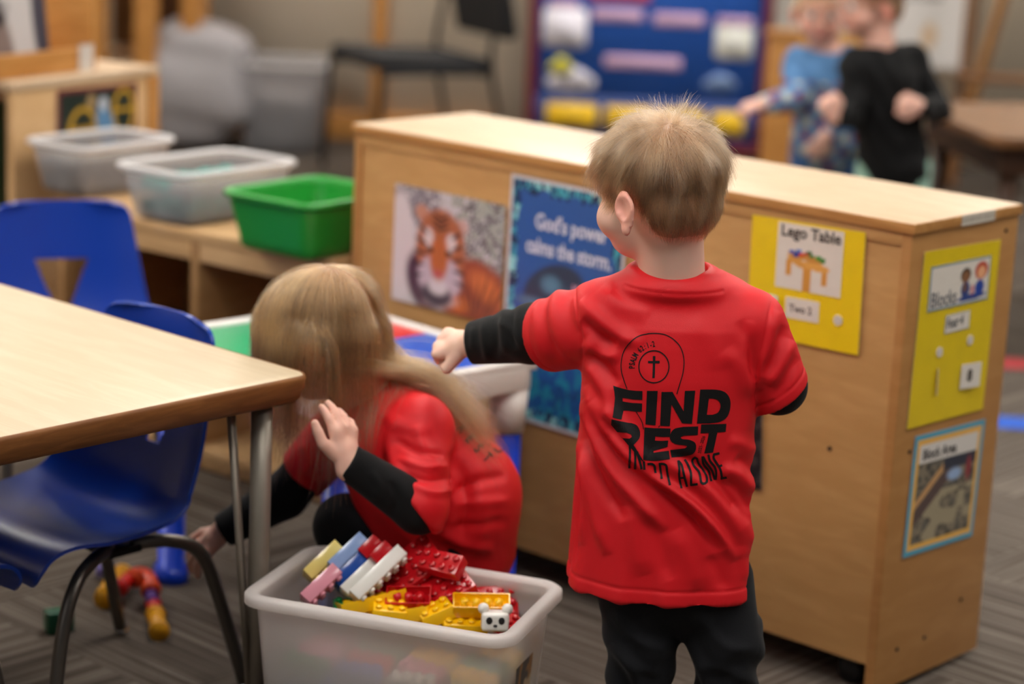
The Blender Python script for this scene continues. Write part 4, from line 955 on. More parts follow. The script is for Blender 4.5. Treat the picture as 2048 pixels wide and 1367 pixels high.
# the fill below: bricks in loose layers
rb = random.Random(4); cols = ['br_red', 'br_yellow', 'br_pink', 'br_teal', 'br_red', 'br_white', 'br_blue', 'br_green', 'br_pink']; cn = {'br_red': 'red', 'br_yellow': 'yellow', 'br_pink': 'pink', 'br_teal': 'grey green', 'br_white': 'white', 'br_blue': 'blue', 'br_green': 'green'}
lvl = ['at the very bottom', 'low down', 'halfway up', 'above the middle', 'just under the top layer']
for iz in range(5):
    fw = (bin_w * .88) + (bin_w * .12) * iz / 7 - .03; fd = (bin_d * .88) + (bin_d * .12) * iz / 7 - .03
    nx_ = int(fw // .072); ny_ = int(fd // .044)
    for i in range(nx_):
        for j in range(ny_):
            if rb.random() < .1: continue
            x = (i + .5 - nx_ / 2) * fw / nx_; y = (j + .5 - ny_ / 2) * fd / ny_; c = rb.choice(cols)
            M = BM @ Matrix.Translation((x, y, .026 + iz * .0375)) @ Matrix.Rotation(rb.uniform(-.10, .10), 4, 'Z') @ Matrix.Rotation(rb.uniform(-.16, .16), 4, 'Y') @ Matrix.Rotation(rb.uniform(-.12, .12), 4, 'X')
            brick(4, 2, c, '%s toy brick %s of the frosted tote' % (cn[c], lvl[iz]), M, group='%s bricks %s of the tote' % (cn[c], lvl[iz]))

# ------------------------------------------------------------------ toys on the floor under the chair
plain('p_yellow', (226, 160, 20), rough=.3); plain('p_red', (200, 34, 30), rough=.3); plain('p_orange', (222, 74, 30), rough=.3); plain('p_purple', (96, 60, 140), rough=.3); plain('p_green', (16, 84, 56), rough=.35); plain('p_lilac', (130, 120, 190), rough=.3)
def pipe_toy(pts, r, mat, label, ends=True):
    P = [atz(px, py, z) for px, py, z in pts]; bm = newbm(); Q = smooth_path(P, 6) if len(P) > 2 else P
    tube(bm, Q, r, 18)
    if ends:
        for a, b_ in ((Q[0], Q[1]), (Q[-1], Q[-2])):
            a = Vector(a); b_ = Vector(b_); d = (b_ - a).normalized(); tube(bm, [a - d * .0005, a + d * .008], r * 1.22, 18)
    return tag(obj('pipe_connector', bm, MATS[mat]), label, 'toy', None)
pipe_toy([(211, 1196, .020), (222, 1172, .022), (246, 1148, .024)], .0165, 'p_yellow', 'yellow plastic pipe piece on the floor under the near blue chair')
pipe_toy([(238, 1176, .042), (262, 1154, .046), (280, 1150, .046)], .0125, 'p_red', 'red plastic pipe piece joined to the orange elbow on the floor')
pipe_toy([(268, 1156, .05), (284, 1150, .050), (299, 1162, .044), (302, 1182, .034)], .0145, 'p_orange', 'orange elbow pipe piece arching on the floor')
pipe_toy([(301, 1186, .030), (306, 1204, .025)], .0095, 'p_purple', 'purple pipe piece between the orange elbow and the red end')
pipe_toy([(306, 1204, .022), (311, 1226, .018)], .0115, 'p_red', 'small red pipe piece lying near the yellow end')
pipe_toy([(311, 1228, .0165), (319, 1262, .0165)], .0140, 'p_yellow', 'short yellow pipe end nearest the table leg')
pipe_toy([(196, 1140, .02), (228, 1142, .02)], .011, 'p_lilac', 'lilac pipe piece behind the yellow one on the floor')
g = atz(118, 1262, 0); o = obj('toy_block', box(newbm(), (0, 0, .02), (.045, .03, .036), .003), MATS['p_green'], loc=(g[0], g[1], 0), rot=(0, 0, .5)); tag(o, 'dark green toy block on the carpet behind the chair leg', 'toy block')
# ------------------------------------------------------------------ implicit-surface modelling for bodies and clothes
VOX = 1.0
F32 = np.float32
def _v(p): return np.asarray(p, dtype=F32)
class Xf:
    def __init__(s, c, R): s.c = _v(c); s.R = _v(R)
    def inv(s, P): return (P - s.c) @ s.R          # world -> local (R columns = local axes)
    def fwd(s, P): return np.asarray(P, float) @ np.asarray(s.R, float).T + np.asarray(s.c, float)
def rotm(z=0, x=0, y=0):
    return np.array(Matrix.Rotation(math.radians(z), 3, 'Z') @ Matrix.Rotation(math.radians(x), 3, 'X') @ Matrix.Rotation(math.radians(y), 3, 'Y'))
def p_ell(c, r, X=None, R=None):
    c = _v(c); r = _v(r); R = None if R is None else _v(R)
    def f(P):
        q = (X.inv(P) if X else P) - c
        if R is not None: q = q @ R
        k0 = np.sqrt(((q / r) ** 2).sum(1)) + 1e-9; k1 = np.sqrt(((q / (r * r)) ** 2).sum(1)) + 1e-9
        return k0 * (k0 - 1) / k1
    return f
def p_rc(a, b, ra, rb, X=None, flat=None, fs=1.0):
    a = _v(a); b = _v(b); ab = b - a; L2 = float((ab * ab).sum()) + 1e-12; fl = None if flat is None else _v(np.asarray(flat) / np.linalg.norm(flat))
    def f(P):
        q = (X.inv(P) if X else P) - a
        if fl is not None: q = q + (fs - 1) * (q @ fl)[:, None] * fl
        t = np.clip(q @ ab / L2, 0, 1)[:, None]
        return np.sqrt(((q - t * ab) ** 2).sum(1)) - (ra + (rb - ra) * t[:, 0])
    return f
def p_torus(c, n, R, r, X=None, sx=1.0):
    c = _v(c); n = _v(np.asarray(n) / np.linalg.norm(n))
    def f(P):
        q = (X.inv(P) if X else P) - c; h = q @ n; w = q - h[:, None] * n; w = w / _v([sx, 1, 1])
        return np.sqrt((np.sqrt((w ** 2).sum(1)) - R) ** 2 + h * h) - r
    return f
def p_loft(zs, cx, cy, ax, ay, e=2.4, top=None, bottom=None):
    zs = np.asarray(zs, float); o = np.argsort(zs); zs = zs[o]; T = [np.asarray(t, float)[o] for t in (cx, cy, ax, ay)]
    def f(P):
        z = P[:, 2]; X0, Y0, A, B = [np.interp(z, zs, t).astype(F32) for t in T]
        k = (np.abs((P[:, 0] - X0) / A) ** e + np.abs((P[:, 1] - Y0) / B) ** e) ** (1 / e)
        d = (k - 1) * np.minimum(A, B)
        return np.maximum(d, np.maximum(z - zs[-1], zs[0] - z)).astype(F32)
    return f
def p_plane(c, n):
    c = _v(c); n = _v(np.asarray(n) / np.linalg.norm(n))
    return lambda P: (P - c) @ n
class Body:
    def __init__(s): s.p = []
    def u(s, fn, k=.012): s.p.append((fn, k, 'u')); return s
    def sub(s, fn, k=.004): s.p.append((fn, k, 's')); return s
    def inter(s, fn, k=.002): s.p.append((fn, k, 'i')); return s
    def __call__(s, P, act=None):
        P = np.asarray(P, dtype=F32); d = None
        for i, (fn, k, op) in enumerate(s.p):
            if act is not None and not act[i]: continue
            e = fn(P)
            if d is None: d = e if op == 'u' else np.full(len(P), 9, F32); 
            if d is e: continue
            if op == 'u':
                h = np.maximum(k - np.abs(d - e), 0) / k; d = np.minimum(d, e) - h * h * h * k / 6
            else:
                e2 = -e if op == 's' else e
                h = np.maximum(k - np.abs(d - e2), 0) / k; d = np.maximum(d, e2) + h * h * h * k / 6
        return d
    def grad(s, P, e=.0008):
        P = np.asarray(P, dtype=F32); G = []
        for a in range(3):
            o = np.zeros(3, F32); o[a] = e; G.append((s(P + o) - s(P - o)) / (2 * e))
        G = np.stack(G, 1); return G / (np.linalg.norm(G, axis=1, keepdims=True) + 1e-9)
def mesh_sdf(S, lo, hi, h, B=14):
    lo = np.asarray(lo, float); hi = np.asarray(hi, float); h = h * VOX
    nb = np.ceil((hi - lo) / (h * B)).astype(int); n = nb * B + 1
    rad = B * h * math.sqrt(3) / 2
    bi = np.stack(np.meshgrid(*[np.arange(k) for k in nb], indexing='ij'), -1).reshape(-1, 3)
    cen = (lo + (bi + .5) * B * h).astype(F32)
    D = np.stack([fn(cen) for fn, k, op in S.p], 1)
    ops = np.array([0 if op == 'u' else 1 for _, _, op in S.p]); un = ops == 0
    dmin = D[:, un].min(1); full = S(cen)
    G = np.where(full < 0, -1, 1).astype(F32)
    G = np.repeat(np.repeat(np.repeat(G.reshape(nb), B, 0), B, 1), B, 2)
    G = np.pad(G, ((0, 1), (0, 1), (0, 1)), constant_values=1.0)
    loc = np.stack(np.meshgrid(*[np.arange(B + 1)] * 3, indexing='ij'), -1).reshape(-1, 3)
    for q in np.nonzero(np.abs(full) < rad * 1.5 + .012)[0]:
        act = np.where(un, D[q] < dmin[q] + 2.2 * rad + .03, np.abs(D[q]) < 2.2 * rad + .03) | ((~un) & (np.array([op == 'i' for _, _, op in S.p])))
        if not act[un].any(): continue
        P = (lo + (bi[q] * B + loc) * h).astype(F32)
        i, j, k = bi[q] * B
        G[i:i + B + 1, j:j + B + 1, k:k + B + 1] = S(P, act).reshape(B + 1, B + 1, B + 1)
    s = G < 0
    c = np.zeros(tuple(n - 1), np.uint8)
    for dx in (0, 1):
        for dy in (0, 1):
            for dz in (0, 1): c += s[dx:n[0] - 1 + dx, dy:n[1] - 1 + dy, dz:n[2] - 1 + dz]
    cells = np.argwhere((c > 0) & (c < 8)); idx = np.full(c.shape, -1, np.int32); idx[tuple(cells.T)] = np.arange(len(cells))
    val = {}
    for dx in (0, 1):
        for dy in (0, 1):
            for dz in (0, 1): val[dx, dy, dz] = G[cells[:, 0] + dx, cells[:, 1] + dy, cells[:, 2] + dz]
    acc = np.zeros((len(cells), 3)); cnt = np.zeros(len(cells))
    for a in range(3):
        o = [x for x in range(3) if x != a]
        for u in (0, 1):
            for v in (0, 1):
                k0 = [0, 0, 0]; k0[o[0]] = u; k0[o[1]] = v; k1 = list(k0); k1[a] = 1
                v0, v1 = val[tuple(k0)], val[tuple(k1)]; m = (v0 < 0) != (v1 < 0)
                t = np.where(m, v0 / np.where(m, v0 - v1, 1), 0); p = np.tile(np.array(k0, float), (len(cells), 1)); p[:, a] += t
                acc += p * m[:, None]; cnt += m
    V = lo + (cells + acc / cnt[:, None]) * h
    Q = []
    for a in range(3):
        o = [x for x in range(3) if x != a]
        sl0 = [slice(None)] * 3; sl1 = [slice(None)] * 3; sl0[a] = slice(0, -1); sl1[a] = slice(1, None)
        e = np.argwhere(s[tuple(sl0)] != s[tuple(sl1)])
        e = e[(e[:, o[0]] > 0) & (e[:, o[1]] > 0) & (e[:, o[0]] < n[o[0]] - 1) & (e[:, o[1]] < n[o[1]] - 1)]
        ins = s[tuple(e.T)]
        def ci(d0, d1):
            k = e.copy(); k[:, o[0]] -= d0; k[:, o[1]] -= d1; return idx[tuple(k.T)]
        q = np.stack([ci(1, 1), ci(0, 1), ci(0, 0), ci(1, 0)], 1)
        flip = ins if a != 1 else ~ins
        q = np.where(flip[:, None], q, q[:, ::-1]); Q.append(q)
    Q = np.concatenate(Q); Q = Q[(Q >= 0).all(1)]
    return V, Q
def np_mesh(name, V, Q, col=None):
    me = bpy.data.meshes.new(name); me.vertices.add(len(V)); me.vertices.foreach_set('co', np.asarray(V, F32).ravel())
    k = Q.shape[1]; me.loops.add(len(Q) * k); me.loops.foreach_set('vertex_index', Q.astype(np.int32).ravel())
    me.polygons.add(len(Q)); me.polygons.foreach_set('loop_start', np.arange(0, len(Q) * k, k, dtype=np.int32))
    me.update(calc_edges=True); me.polygons.foreach_set('use_smooth', np.ones(len(Q), bool))
    if col is not None:
        a = me.color_attributes.new('Col', 'FLOAT_COLOR', 'POINT'); a.data.foreach_set('color', np.concatenate([col, np.ones((len(col), 1))], 1).astype(F32).ravel())
    me.update(); return me
def vnormals(V, Q):
    n = np.cross(V[Q[:, 2]] - V[Q[:, 0]], V[Q[:, 3]] - V[Q[:, 1]]); N_ = np.zeros_like(V)
    for k in range(4): np.add.at(N_, Q[:, k], n)
    return N_ / (np.linalg.norm(N_, axis=1, keepdims=True) + 1e-12)
def relax(V, Q, it=2, w=.5):
    for _ in range(it):
        A = np.zeros_like(V); c = np.zeros(len(V))
        for k in range(4):
            np.add.at(A, Q[:, k], V[Q[:, (k + 1) % 4]] + V[Q[:, (k + 3) % 4]]); np.add.at(c, Q[:, k], 2)
        V = V * (1 - w) + w * A / np.maximum(c, 1)[:, None]
    return V
def seg_dist(P, line):
    """distance of 3D/2D points to a polyline, and the parameter 0..1 along it"""
    line = np.asarray(line, float); L_ = np.r_[0, np.cumsum(np.linalg.norm(np.diff(line, axis=0), axis=1))]; best = np.full(len(P), 9.0); par = np.zeros(len(P))
    for i in range(len(line) - 1):
        a, b = line[i], line[i + 1]; ab = b - a; t = np.clip((P - a) @ ab / (ab @ ab), 0, 1); d = np.linalg.norm(P - a - t[:, None] * ab, axis=1)
        m = d < best; best[m] = d[m]; par[m] = (L_[i] + t[m] * (L_[i + 1] - L_[i])) / L_[-1]
    return best, par
def fold_disp(V, folds, y0):
    """folds = (pixel polyline, height in mm, width in mm); measured in the upright plane y = y0 through the photographed surface"""
    out = np.zeros(len(V)); S2 = (V - CAM_POS) * (y0 / V[:, 1])[:, None]; Q2 = np.stack([S2[:, 0], S2[:, 2]], 1)
    for line, amp, w in folds:
        ln = [(at(x, y, y0)[0], at(x, y, y0)[2] - CAM_POS[2]) for x, y in line]; ln = np.array([(a, b) for a, b in (np.array(smooth_path([(a, b, 0) for a, b in ln], 4))[:, :2])])
        lo = ln.min(0) - w * .003; hi = ln.max(0) + w * .003; m = ((Q2 > lo) & (Q2 < hi)).all(1)
        if not m.any(): continue
        d, t = seg_dist(Q2[m], ln); out[m] += amp * .001 * np.exp(-(d / (w * .001)) ** 2) * np.clip(np.minimum(t, 1 - t) * 5, 0.0, 1) ** .7
    return out
def strands(P0, D0, steps, step, fn_dir, S, thick, rng, X=None):
    """grow hair: P0 roots, per-strand step length; fn_dir(P, i) direction; keeps each point at least `thick` * growth off S"""
    P = P0.copy(); pts = [P.copy()]; D = D0.copy()
    for i in range(1, steps):
        T = fn_dir(P, i, D); D = D * .45 + T * .55; D /= np.linalg.norm(D, axis=1, keepdims=True) + 1e-9
        P = P + D * step[:, None]
        d = S(P); tgt = thick * min(1, i / (steps * .35)); need = d < tgt
        if need.any():
            g = S.grad(P[need]); P[need] += g * (tgt[need] - d[need])[:, None] * .9
        pts.append(P.copy())
    return np.stack(pts, 1)
def hair_curves(name, pts, r0, r1, mat, parent, rngw=None, tone=None):
    n, k, _ = pts.shape; c = bpy.data.hair_curves.new(name); c.add_curves([k] * n)
    c.attributes['position'].data.foreach_set('vector', pts.astype(F32).ravel())
    ra = c.attributes.get('radius') or c.attributes.new('radius', 'FLOAT', 'POINT')
    t = np.linspace(0, 1, k); rad = (r0 + (r1 - r0) * t ** 1.5)[None, :] * (np.ones((n, 1)) if rngw is None else rngw[:, None])
    ra.data.foreach_set('value', rad.astype(F32).ravel())
    tn = c.attributes.new('tone', 'FLOAT', 'CURVE'); tn.data.foreach_set('value', (np.full(n, .6) if tone is None else tone).astype(F32))
    o = bpy.data.objects.new(name, c); COL.objects.link(o); c.materials.append(mat)
    if parent is not None: o.parent = parent
    return o
def hair_mat(name, rgb, rough=.35, var=.5):
    m = bpy.data.materials.new(name); m.use_nodes = True; nt = m.node_tree; nt.nodes.remove(nt.nodes['Principled BSDF'])
    h = N(nt, 'ShaderNodeBsdfHairPrincipled'); h.parametrization = 'COLOR'; h.inputs['Roughness'].default_value = rough; h.inputs['Radial Roughness'].default_value = .5
    if 'Random Roughness' in h.inputs: h.inputs['Random Roughness'].default_value = .2
    hi = N(nt, 'ShaderNodeAttribute', attribute_name='tone'); rp = N(nt, 'ShaderNodeValToRGB'); c = np.array(L(rgb))
    rp.color_ramp.elements[0].color = (*(c * (1 - var * .95)), 1); rp.color_ramp.elements[1].color = (*np.minimum(c * (1 + var), 1), 1)
    nt.links.new(hi.outputs['Fac'], rp.inputs[0]); nt.links.new(rp.outputs[0], h.inputs['Color']); nt.links.new(h.outputs[0], nt.nodes['Material Output'].inputs[0])
    return m
def head_prims(B, X, s=1.0, neck=None, ears=True):
    e = lambda c, r, R=None: p_ell(np.array(c) * s, np.array(r) * s, X, R)
    B.u(e((0, -.010, .022), (.069, .086, .072)), .01)
    B.u(e((0, .030, .016), (.057, .048, .052)), .02 * s); B.u(e((0, -.034, -.020), (.060, .054, .050)), .02 * s)
    B.u(e((0, .028, -.040), (.048, .046, .052)), .03 * s)
    B.u(e((0, .047, -.068), (.026, .026, .020)), .025 * s)
    for q in (-1, 1): B.u(e((q * .031, .046, -.036), (.027, .026, .026)), .02 * s)
    for q in (-1, 1): B.sub(e((q * .027, .084, .000), (.017, .012, .010)), .014 * s)
    B.u(e((0, .078, -.006), (.006, .010, .018)), .012 * s); B.u(e((0, .084, -.024), (.0095, .011, .008)), .008 * s)
    for q in (-1, 1): B.u(e((q * .0075, .080, -.027), (.006, .007, .0055)), .005 * s)
    B.u(e((0, .0745, -.0475), (.017, .008, .0045)), .004 * s); B.u(e((0, .0735, -.0545), (.015, .008, .005)), .003 * s)
    B.sub(p_rc(np.array((-.017, .0815, -.051)) * s, np.array((.017, .0815, -.051)) * s, .0012 * s, .0012 * s, X), .003 * s)
    if ears:
        for q in (-1, 1):
            Re = rotm(z=q * 9, x=-10)       # the rear edge stands away from the skull
            cc = np.array((q * .0735, -.010, -.022)); ax = lambda v: cc + np.array(v) @ Re.T
            B.u(e(cc, (.0046, .0168, .0268), Re), .004 * s)
            B.u(p_torus(ax((q * .002, -.001, .003)) * s, Re @ np.array((1, 0, 0)), .0158 * s, .0032 * s, X), .002 * s)
            B.u(e(ax((q * .001, .004, -.024)), (.0045, .0075, .009), Re), .004 * s)
            B.sub(e(ax((q * .0060, .001, .001)), (.0064, .0098, .0142), Re), .0018 * s)
            B.u(e(ax((q * .003, .011, -.004)), (.0035, .004, .0055), Re), .003 * s)
    if neck is not None:
        a = X.fwd(np.array((0, -.020, -.035)) * s); B.u(p_rc(a, neck, .043 * s, .044 * s), .022 * s)
def skin_paint(V, X, s=1.0, base=(236, 190, 168), scalp=None):
    """vertex colours: skin with blush, lips, brows; scalp tinted like hair where hair grows"""
    q = np.asarray(X.inv(V.astype(F32))) / s; C = np.ones((len(V), 3)) * np.array(L(base)); x, y, z = q.T
    def g(cx, cy, cz, r): return np.exp(-(((np.abs(x) - cx) ** 2 + (y - cy) ** 2 + (z - cz) ** 2) / r ** 2))
    def mx(m, rgb): 
        nonlocal C; C = C * (1 - m[:, None]) + np.array(L(rgb)) * m[:, None]
    head = (z > -.11) & (np.abs(x) < .1) & (np.abs(y) < .12)
    mx(head * g(.036, .062, -.034, .024) * .30, (232, 140, 124)); mx(head * g(0, .09, -.024, .010) * .4, (226, 130, 120)); mx(head * (np.abs(x) > .066) * (z < .02) * .45, (232, 130, 116))
    lip = (np.abs(x) < .018) & (np.abs(z + .051) < .0075 * (1 - (np.abs(x) / .02) ** 2)) & (y > .066); mx(lip * .8, (196, 92, 92))
    br = (np.abs(z - (.019 + .003 * (1 - ((np.abs(x) - .028) / .014) ** 2))) < .0028) & (np.abs(x) > .014) & (np.abs(x) < .043) & (y > .045); mx(br * .6, (150, 112, 84))
    if scalp is not None: m = scalp(q); mx(np.clip(m, 0, 1), (150, 118, 90))
    return C
def eyes(parent, X, s=1.0):
    for q in (-1, 1):
        c = X.fwd(np.array((q * .027, .0655, .0)) * s); b = bmesh.new(); bmesh.ops.create_uvsphere(b, u_segments=20, v_segments=12, radius=.0118 * s)
        o = obj('eye', b, MATS['eye_white'], parent, smooth=80, loc=c)
        n = np.array(X.R, float) @ np.array((0, 1, 0)); e = bmesh.new(); bmesh.ops.create_uvsphere(e, u_segments=16, v_segments=10, radius=.0054 * s); bmesh.ops.scale(e, vec=(1, 1, .35), verts=e.verts)
        obj('iris', e, MATS['eye_iris'], o, smooth=80, matrix=Matrix.Translation(n * .0108 * s) @ Vector(n).to_track_quat('Z', 'Y').to_matrix().to_4x4())
def hand_prims(B, W, F, Nn, side=1, s=1.0, curl=(.5, .5, .5, .5), spread=.12, thumb=.6, k=.004):
    """W wrist point, F unit vector towards the fingertips, Nn unit normal of the back of the hand; side=+1: thumb on F x Nn side"""
    W = np.asarray(W, float); F = np.asarray(F, float) / np.linalg.norm(F); Nn = np.asarray(Nn, float); Nn = Nn - F * (F @ Nn); Nn /= np.linalg.norm(Nn); T = np.cross(F, Nn) * side
    pl = .050 * s
    B.u(p_rc(W - F * .012 * s, W + F * .012 * s, .0185 * s, .019 * s, flat=Nn, fs=1.25), .012 * s)
    B.u(p_rc(W + F * .012 * s + T * .006 * s, W + F * pl * .80 + T * .013 * s, .014 * s, .0125 * s, flat=Nn, fs=1.35), .012 * s)
    B.u(p_rc(W + F * .012 * s - T * .006 * s, W + F * pl * .76 - T * .013 * s, .014 * s, .0115 * s, flat=Nn, fs=1.35), .012 * s)
    ln = (.037, .041, .038, .030); base = ((.0195, .92), (.0065, .98), (-.0065, .95), (-.0185, .86))
    for i in range(4):
        o = W + F * pl * base[i][1] + T * base[i][0] * s; a = (1.5 - i) * spread; d = F * math.cos(a) + T * math.sin(a); th = 0.0; p = o - d * .006 * s; r = (.0068, .0072, .0068, .0060)[i] * s
        B.u(p_rc(p, o, r * 1.05, r * 1.1), .006 * s); p = o
        for j, fr in enumerate((.46, .30, .24)):
            th += curl[i] * (1.25, 1.35, .9)[j]; dd = d * math.cos(th) - Nn * math.sin(th); q = p + dd * ln[i] * fr * s
            B.u(p_rc(p, q, r * (1.04, .97, .9)[j], r * (.97, .9, .8)[j]), .0022 * s if j else .003 * s); p = q
    o = W + F * .012 * s + T * .018 * s - Nn * .004 * s; d1 = F * .62 + T * .72 - Nn * .3 * thumb; d1 /= np.linalg.norm(d1); m = o + d1 * .024 * s
    d2 = F * (.95 - .3 * thumb) + T * (.45 - .9 * thumb) - Nn * .45 * thumb; d2 /= np.linalg.norm(d2); e = m + d2 * .018 * s; d3 = d2 - T * .4 * thumb; d3 /= np.linalg.norm(d3)
    B.u(p_rc(o, m, .0105 * s, .0085 * s), .008 * s); B.u(p_rc(m, e, .0083 * s, .0076 * s), .0025 * s); B.u(p_rc(e, e + d3 * .013 * s, .0076 * s, .0062 * s), .0022 * s)
vcol('skin', rough=.48, spec=.35, sss=.18, bump=.12, bscale=700)
plain('eye_white', (226, 224, 220), rough=.15); plain('eye_iris', (70, 92, 110), rough=.1)
def cloth(name, rgb, rough=.75, sheen=.3, bump=.35, bscale=900, spec=.25):
    m = plain(name, rgb, rough=rough, bump=bump, bscale=bscale, spec=spec, sheen=sheen); return m
cloth('red_jersey', (208, 20, 30), rough=.54, sheen=.0, bump=.2, bscale=1100, spec=.32); cloth('black_knit', (14, 14, 15), rough=.9, sheen=.06, bump=.5, bscale=700); cloth('black_pants', (14, 15, 19), rough=.85, sheen=.05, bump=.4, bscale=600)
cloth('blue_knit', (70, 116, 168), rough=.85); cloth('denim', (52, 84, 130), rough=.85); cloth('mint_cloth', (156, 198, 178), rough=.85); plain('print_black', (10, 8, 9), rough=.6, spec=.3, bump=.2, bscale=800)
plain('shoe_grey', (70, 72, 78), rough=.6); plain('shoe_sole', (210, 208, 202), rough=.6)
# ------------------------------------------------------------------ the standing boy in the red T-shirt
YB_ = 2.82
def px3(*a): return [at(x, y, d) for x, y, d in a]
HB = Xf(at(1314, 377, YB_), rotm(z=45, x=-8))
boy = Body()
neckb = at(1346, 590, YB_ + .01)
head_prims(boy, HB, .985, neck=neckb)
Ls, Rs = at(1195, 628, YB_ + .01), at(1508, 642, YB_ + .01)
Le, Lw = at(1066, 668, 2.955), at(945, 686, 3.045)
Re_, Rw = at(1557, 772, YB_ + .03), at(1545, 742, YB_ + .17)
pel = at(1350, 1150, YB_)
hipL, hipR = pel + np.array([-.047, 0, -.01]), pel + np.array([.047, 0, -.01])
knL, knR = at(1284, 1292, YB_ - .01), at(1452, 1288, YB_ - .02)
anL, anR = np.array([knL[0] - .004, YB_ + .01, .055]), np.array([knR[0] + .012, YB_ + .005, .055])
chest = at(1348, 760, YB_ + .01)
boy.u(p_rc(Ls, Rs, .036, .036), .03); boy.u(p_rc(chest + [0, 0, .05], pel + [0, 0, .04], .075, .058, flat=(0, 1, 0), fs=1.2), .04)
for a, b_, c in ((Ls, Le, Lw), (Rs, Re_, Rw)): boy.u(p_rc(a, b_, .030, .026), .02); boy.u(p_rc(b_, c, .026, .019), .01)
for a, b_, c in ((hipL, knL, anL), (hipR, knR, anR)):
    boy.u(p_rc(a + [0, 0, .02], b_, .042, .034), .008); boy.u(p_rc(b_, c, .034, .022), .01); boy.u(p_rc(c + [0, 0, -.02], c + [0, .09, -.035], .022, .018), .01)
fdir = (Lw - Le) / np.linalg.norm(Lw - Le)
Fb = -CR * .80 + CF * .55 + CU * .04
hand_prims(boy, Lw + fdir * .012, Fb, -CF * .80 - CR * .25 + CU * .50, side=-1, s=1.0, curl=(1.0, 1.0, 1.0, 1.0), spread=.02, thumb=1.0)
hand_prims(boy, Rw + [0, .01, 0], (0, 1, .1), (1, 0, .3), side=1, curl=(.5, .5, .5, .5))
V, Q = mesh_sdf(boy, (-.26, 2.66, 0), (.42, 3.20, 1.02), .0026)
def boy_hairmask(q):
    x, y, z = q[:, 0] / .985, q[:, 1] / .985, q[:, 2] / .985
    line = np.interp(y, [-.09, -.05, -.036, -.028, -.006, .008, .018, .028, .040, .060, .09], [-.060, -.062, -.056, -.006, .012, .010, -.014, -.010, .020, .046, .052])
    return (z > line).astype(float) * (np.abs(x) < .09)
def soft_scalp(q):
    return boy_hairmask(q) * .85
col = skin_paint(V, HB, .985, base=(238, 196, 176), scalp=soft_scalp)
me = np_mesh('person', V, Q, col)
boyo = link('person', me, None, [MATS['skin']])
tag(boyo, 'small blond boy in red T-shirt seen from behind, left arm stretched out', 'person')
eyes(boyo, HB, .985)

# ---- hair
rng = np.random.default_rng(3)
hs = Body(); head_prims(hs, HB, .985, neck=neckb, ears=False)
def sphere_roots(S, X, n, mask, rng, cz=.02, seed_jit=.0):
    d = rng.normal(size=(n * 3, 3)); d /= np.linalg.norm(d, axis=1, keepdims=True); o = X.fwd(np.zeros((1, 3)) + [0, -.005, cz]); D = d @ np.asarray(X.R, float).T; P = o + D * .16
    for _ in range(18): P = P - D * S(P)[:, None] * .9
    q = np.asarray(X.inv(P.astype(F32))); ok = (np.abs(S(P)) < .002) & (rng.random(len(P)) < mask(q)); return P[ok][:n]
def fuzzy(q):
    j = rng.normal(size=q.shape) * .0016; return boy_hairmask(q + j)
roots = sphere_roots(hs, HB, 26000, fuzzy, rng)
# crown whorl: where the sight line through pixel (1338,246) meets the skull
def sight(S, px, py, y0=2.5, y1=3.4, n=400):
    P = np.array([at(px, py, y) for y in np.linspace(y0, y1, n)]); d = S(P); i = np.argmax(d < 0); return P[i]
wh = sight(hs, 1338, 250)
Rh = np.asarray(HB.R, float)
def flow(P, i, D):
    q = np.asarray(HB.inv(P.astype(F32)), float); g = hs.grad(P); r = P - wh; dist = np.linalg.norm(r, axis=1, keepdims=True)
    t = r / (dist + 1e-6); sw = np.cross(g, t); t = t + sw * .35 * np.exp(-dist / .03)
    front = np.clip((q[:, 1:2] - .0) / .06, 0, 1) * np.clip((q[:, 2:3]) / .05, 0, 1)
    t = t + (Rh @ np.array([0, 1, -.3])) * .5 * front + np.array([0, 0, -1.0]) * .55
    t = t - g * (t * g).sum(1, keepdims=True) * .97
    return t / (np.linalg.norm(t, axis=1, keepdims=True) + 1e-9)
q = np.asarray(HB.inv(roots.astype(F32)), float); g0 = hs.grad(roots); dw = np.linalg.norm(roots - wh, axis=1)
topness = np.clip((q[:, 2] - .01) / .05, 0, 1); nape = np.clip((q[:, 2] + .062) / .07, 0, 1)
ln = (.010 + .020 * nape + .022 * topness) * rng.uniform(.75, 1.15, len(roots)); ln *= np.where(q[:, 1] > .03, 1.12, 1)
thick = (.0008 + .0014 * nape + .0070 * topness) * rng.random(len(roots)) ** .7 + .0006
clump = np.sin(q[:, 0] * 260 + np.sin(q[:, 2] * 150) * 2) * np.cos(q[:, 1] * 240 + q[:, 2] * 90)
thick *= 1 + .35 * clump
jit = rng.normal(size=roots.shape) * .10
D0 = flow(roots, 0, None) * .8 + g0 * (.35 + .35 * topness[:, None]) + jit; D0 /= np.linalg.norm(D0, axis=1, keepdims=True)
lockdir = (np.stack([np.sin(q[:, 1] * 190 + q[:, 2] * 60), np.cos(q[:, 0] * 210), np.sin(q[:, 2] * 170 + q[:, 0] * 120)], 1)) * .20 + rng.normal(size=roots.shape) * .09
st = strands(roots, D0, 10, ln / 9, lambda P, i, D: (lambda t: t / np.linalg.norm(t, axis=1, keepdims=True))(flow(P, i, D) + lockdir), hs, thick, rng)
hm = hair_mat('hair_sandy', (118, 88, 62), rough=.27, var=.62)
lk = np.sin(np.arctan2(q[:, 0], -q[:, 1] + .02) * 17 + 2.2 * np.sin(q[:, 2] * 60)); tone = np.clip(.40 + .20 * lk + .16 * clump + .16 * np.sin(q[:, 0] * 90 + q[:, 1] * 60 + q[:, 2] * 40) + rng.normal(size=len(st)) * .24 + .35 * (thick > .006), 0, 1)
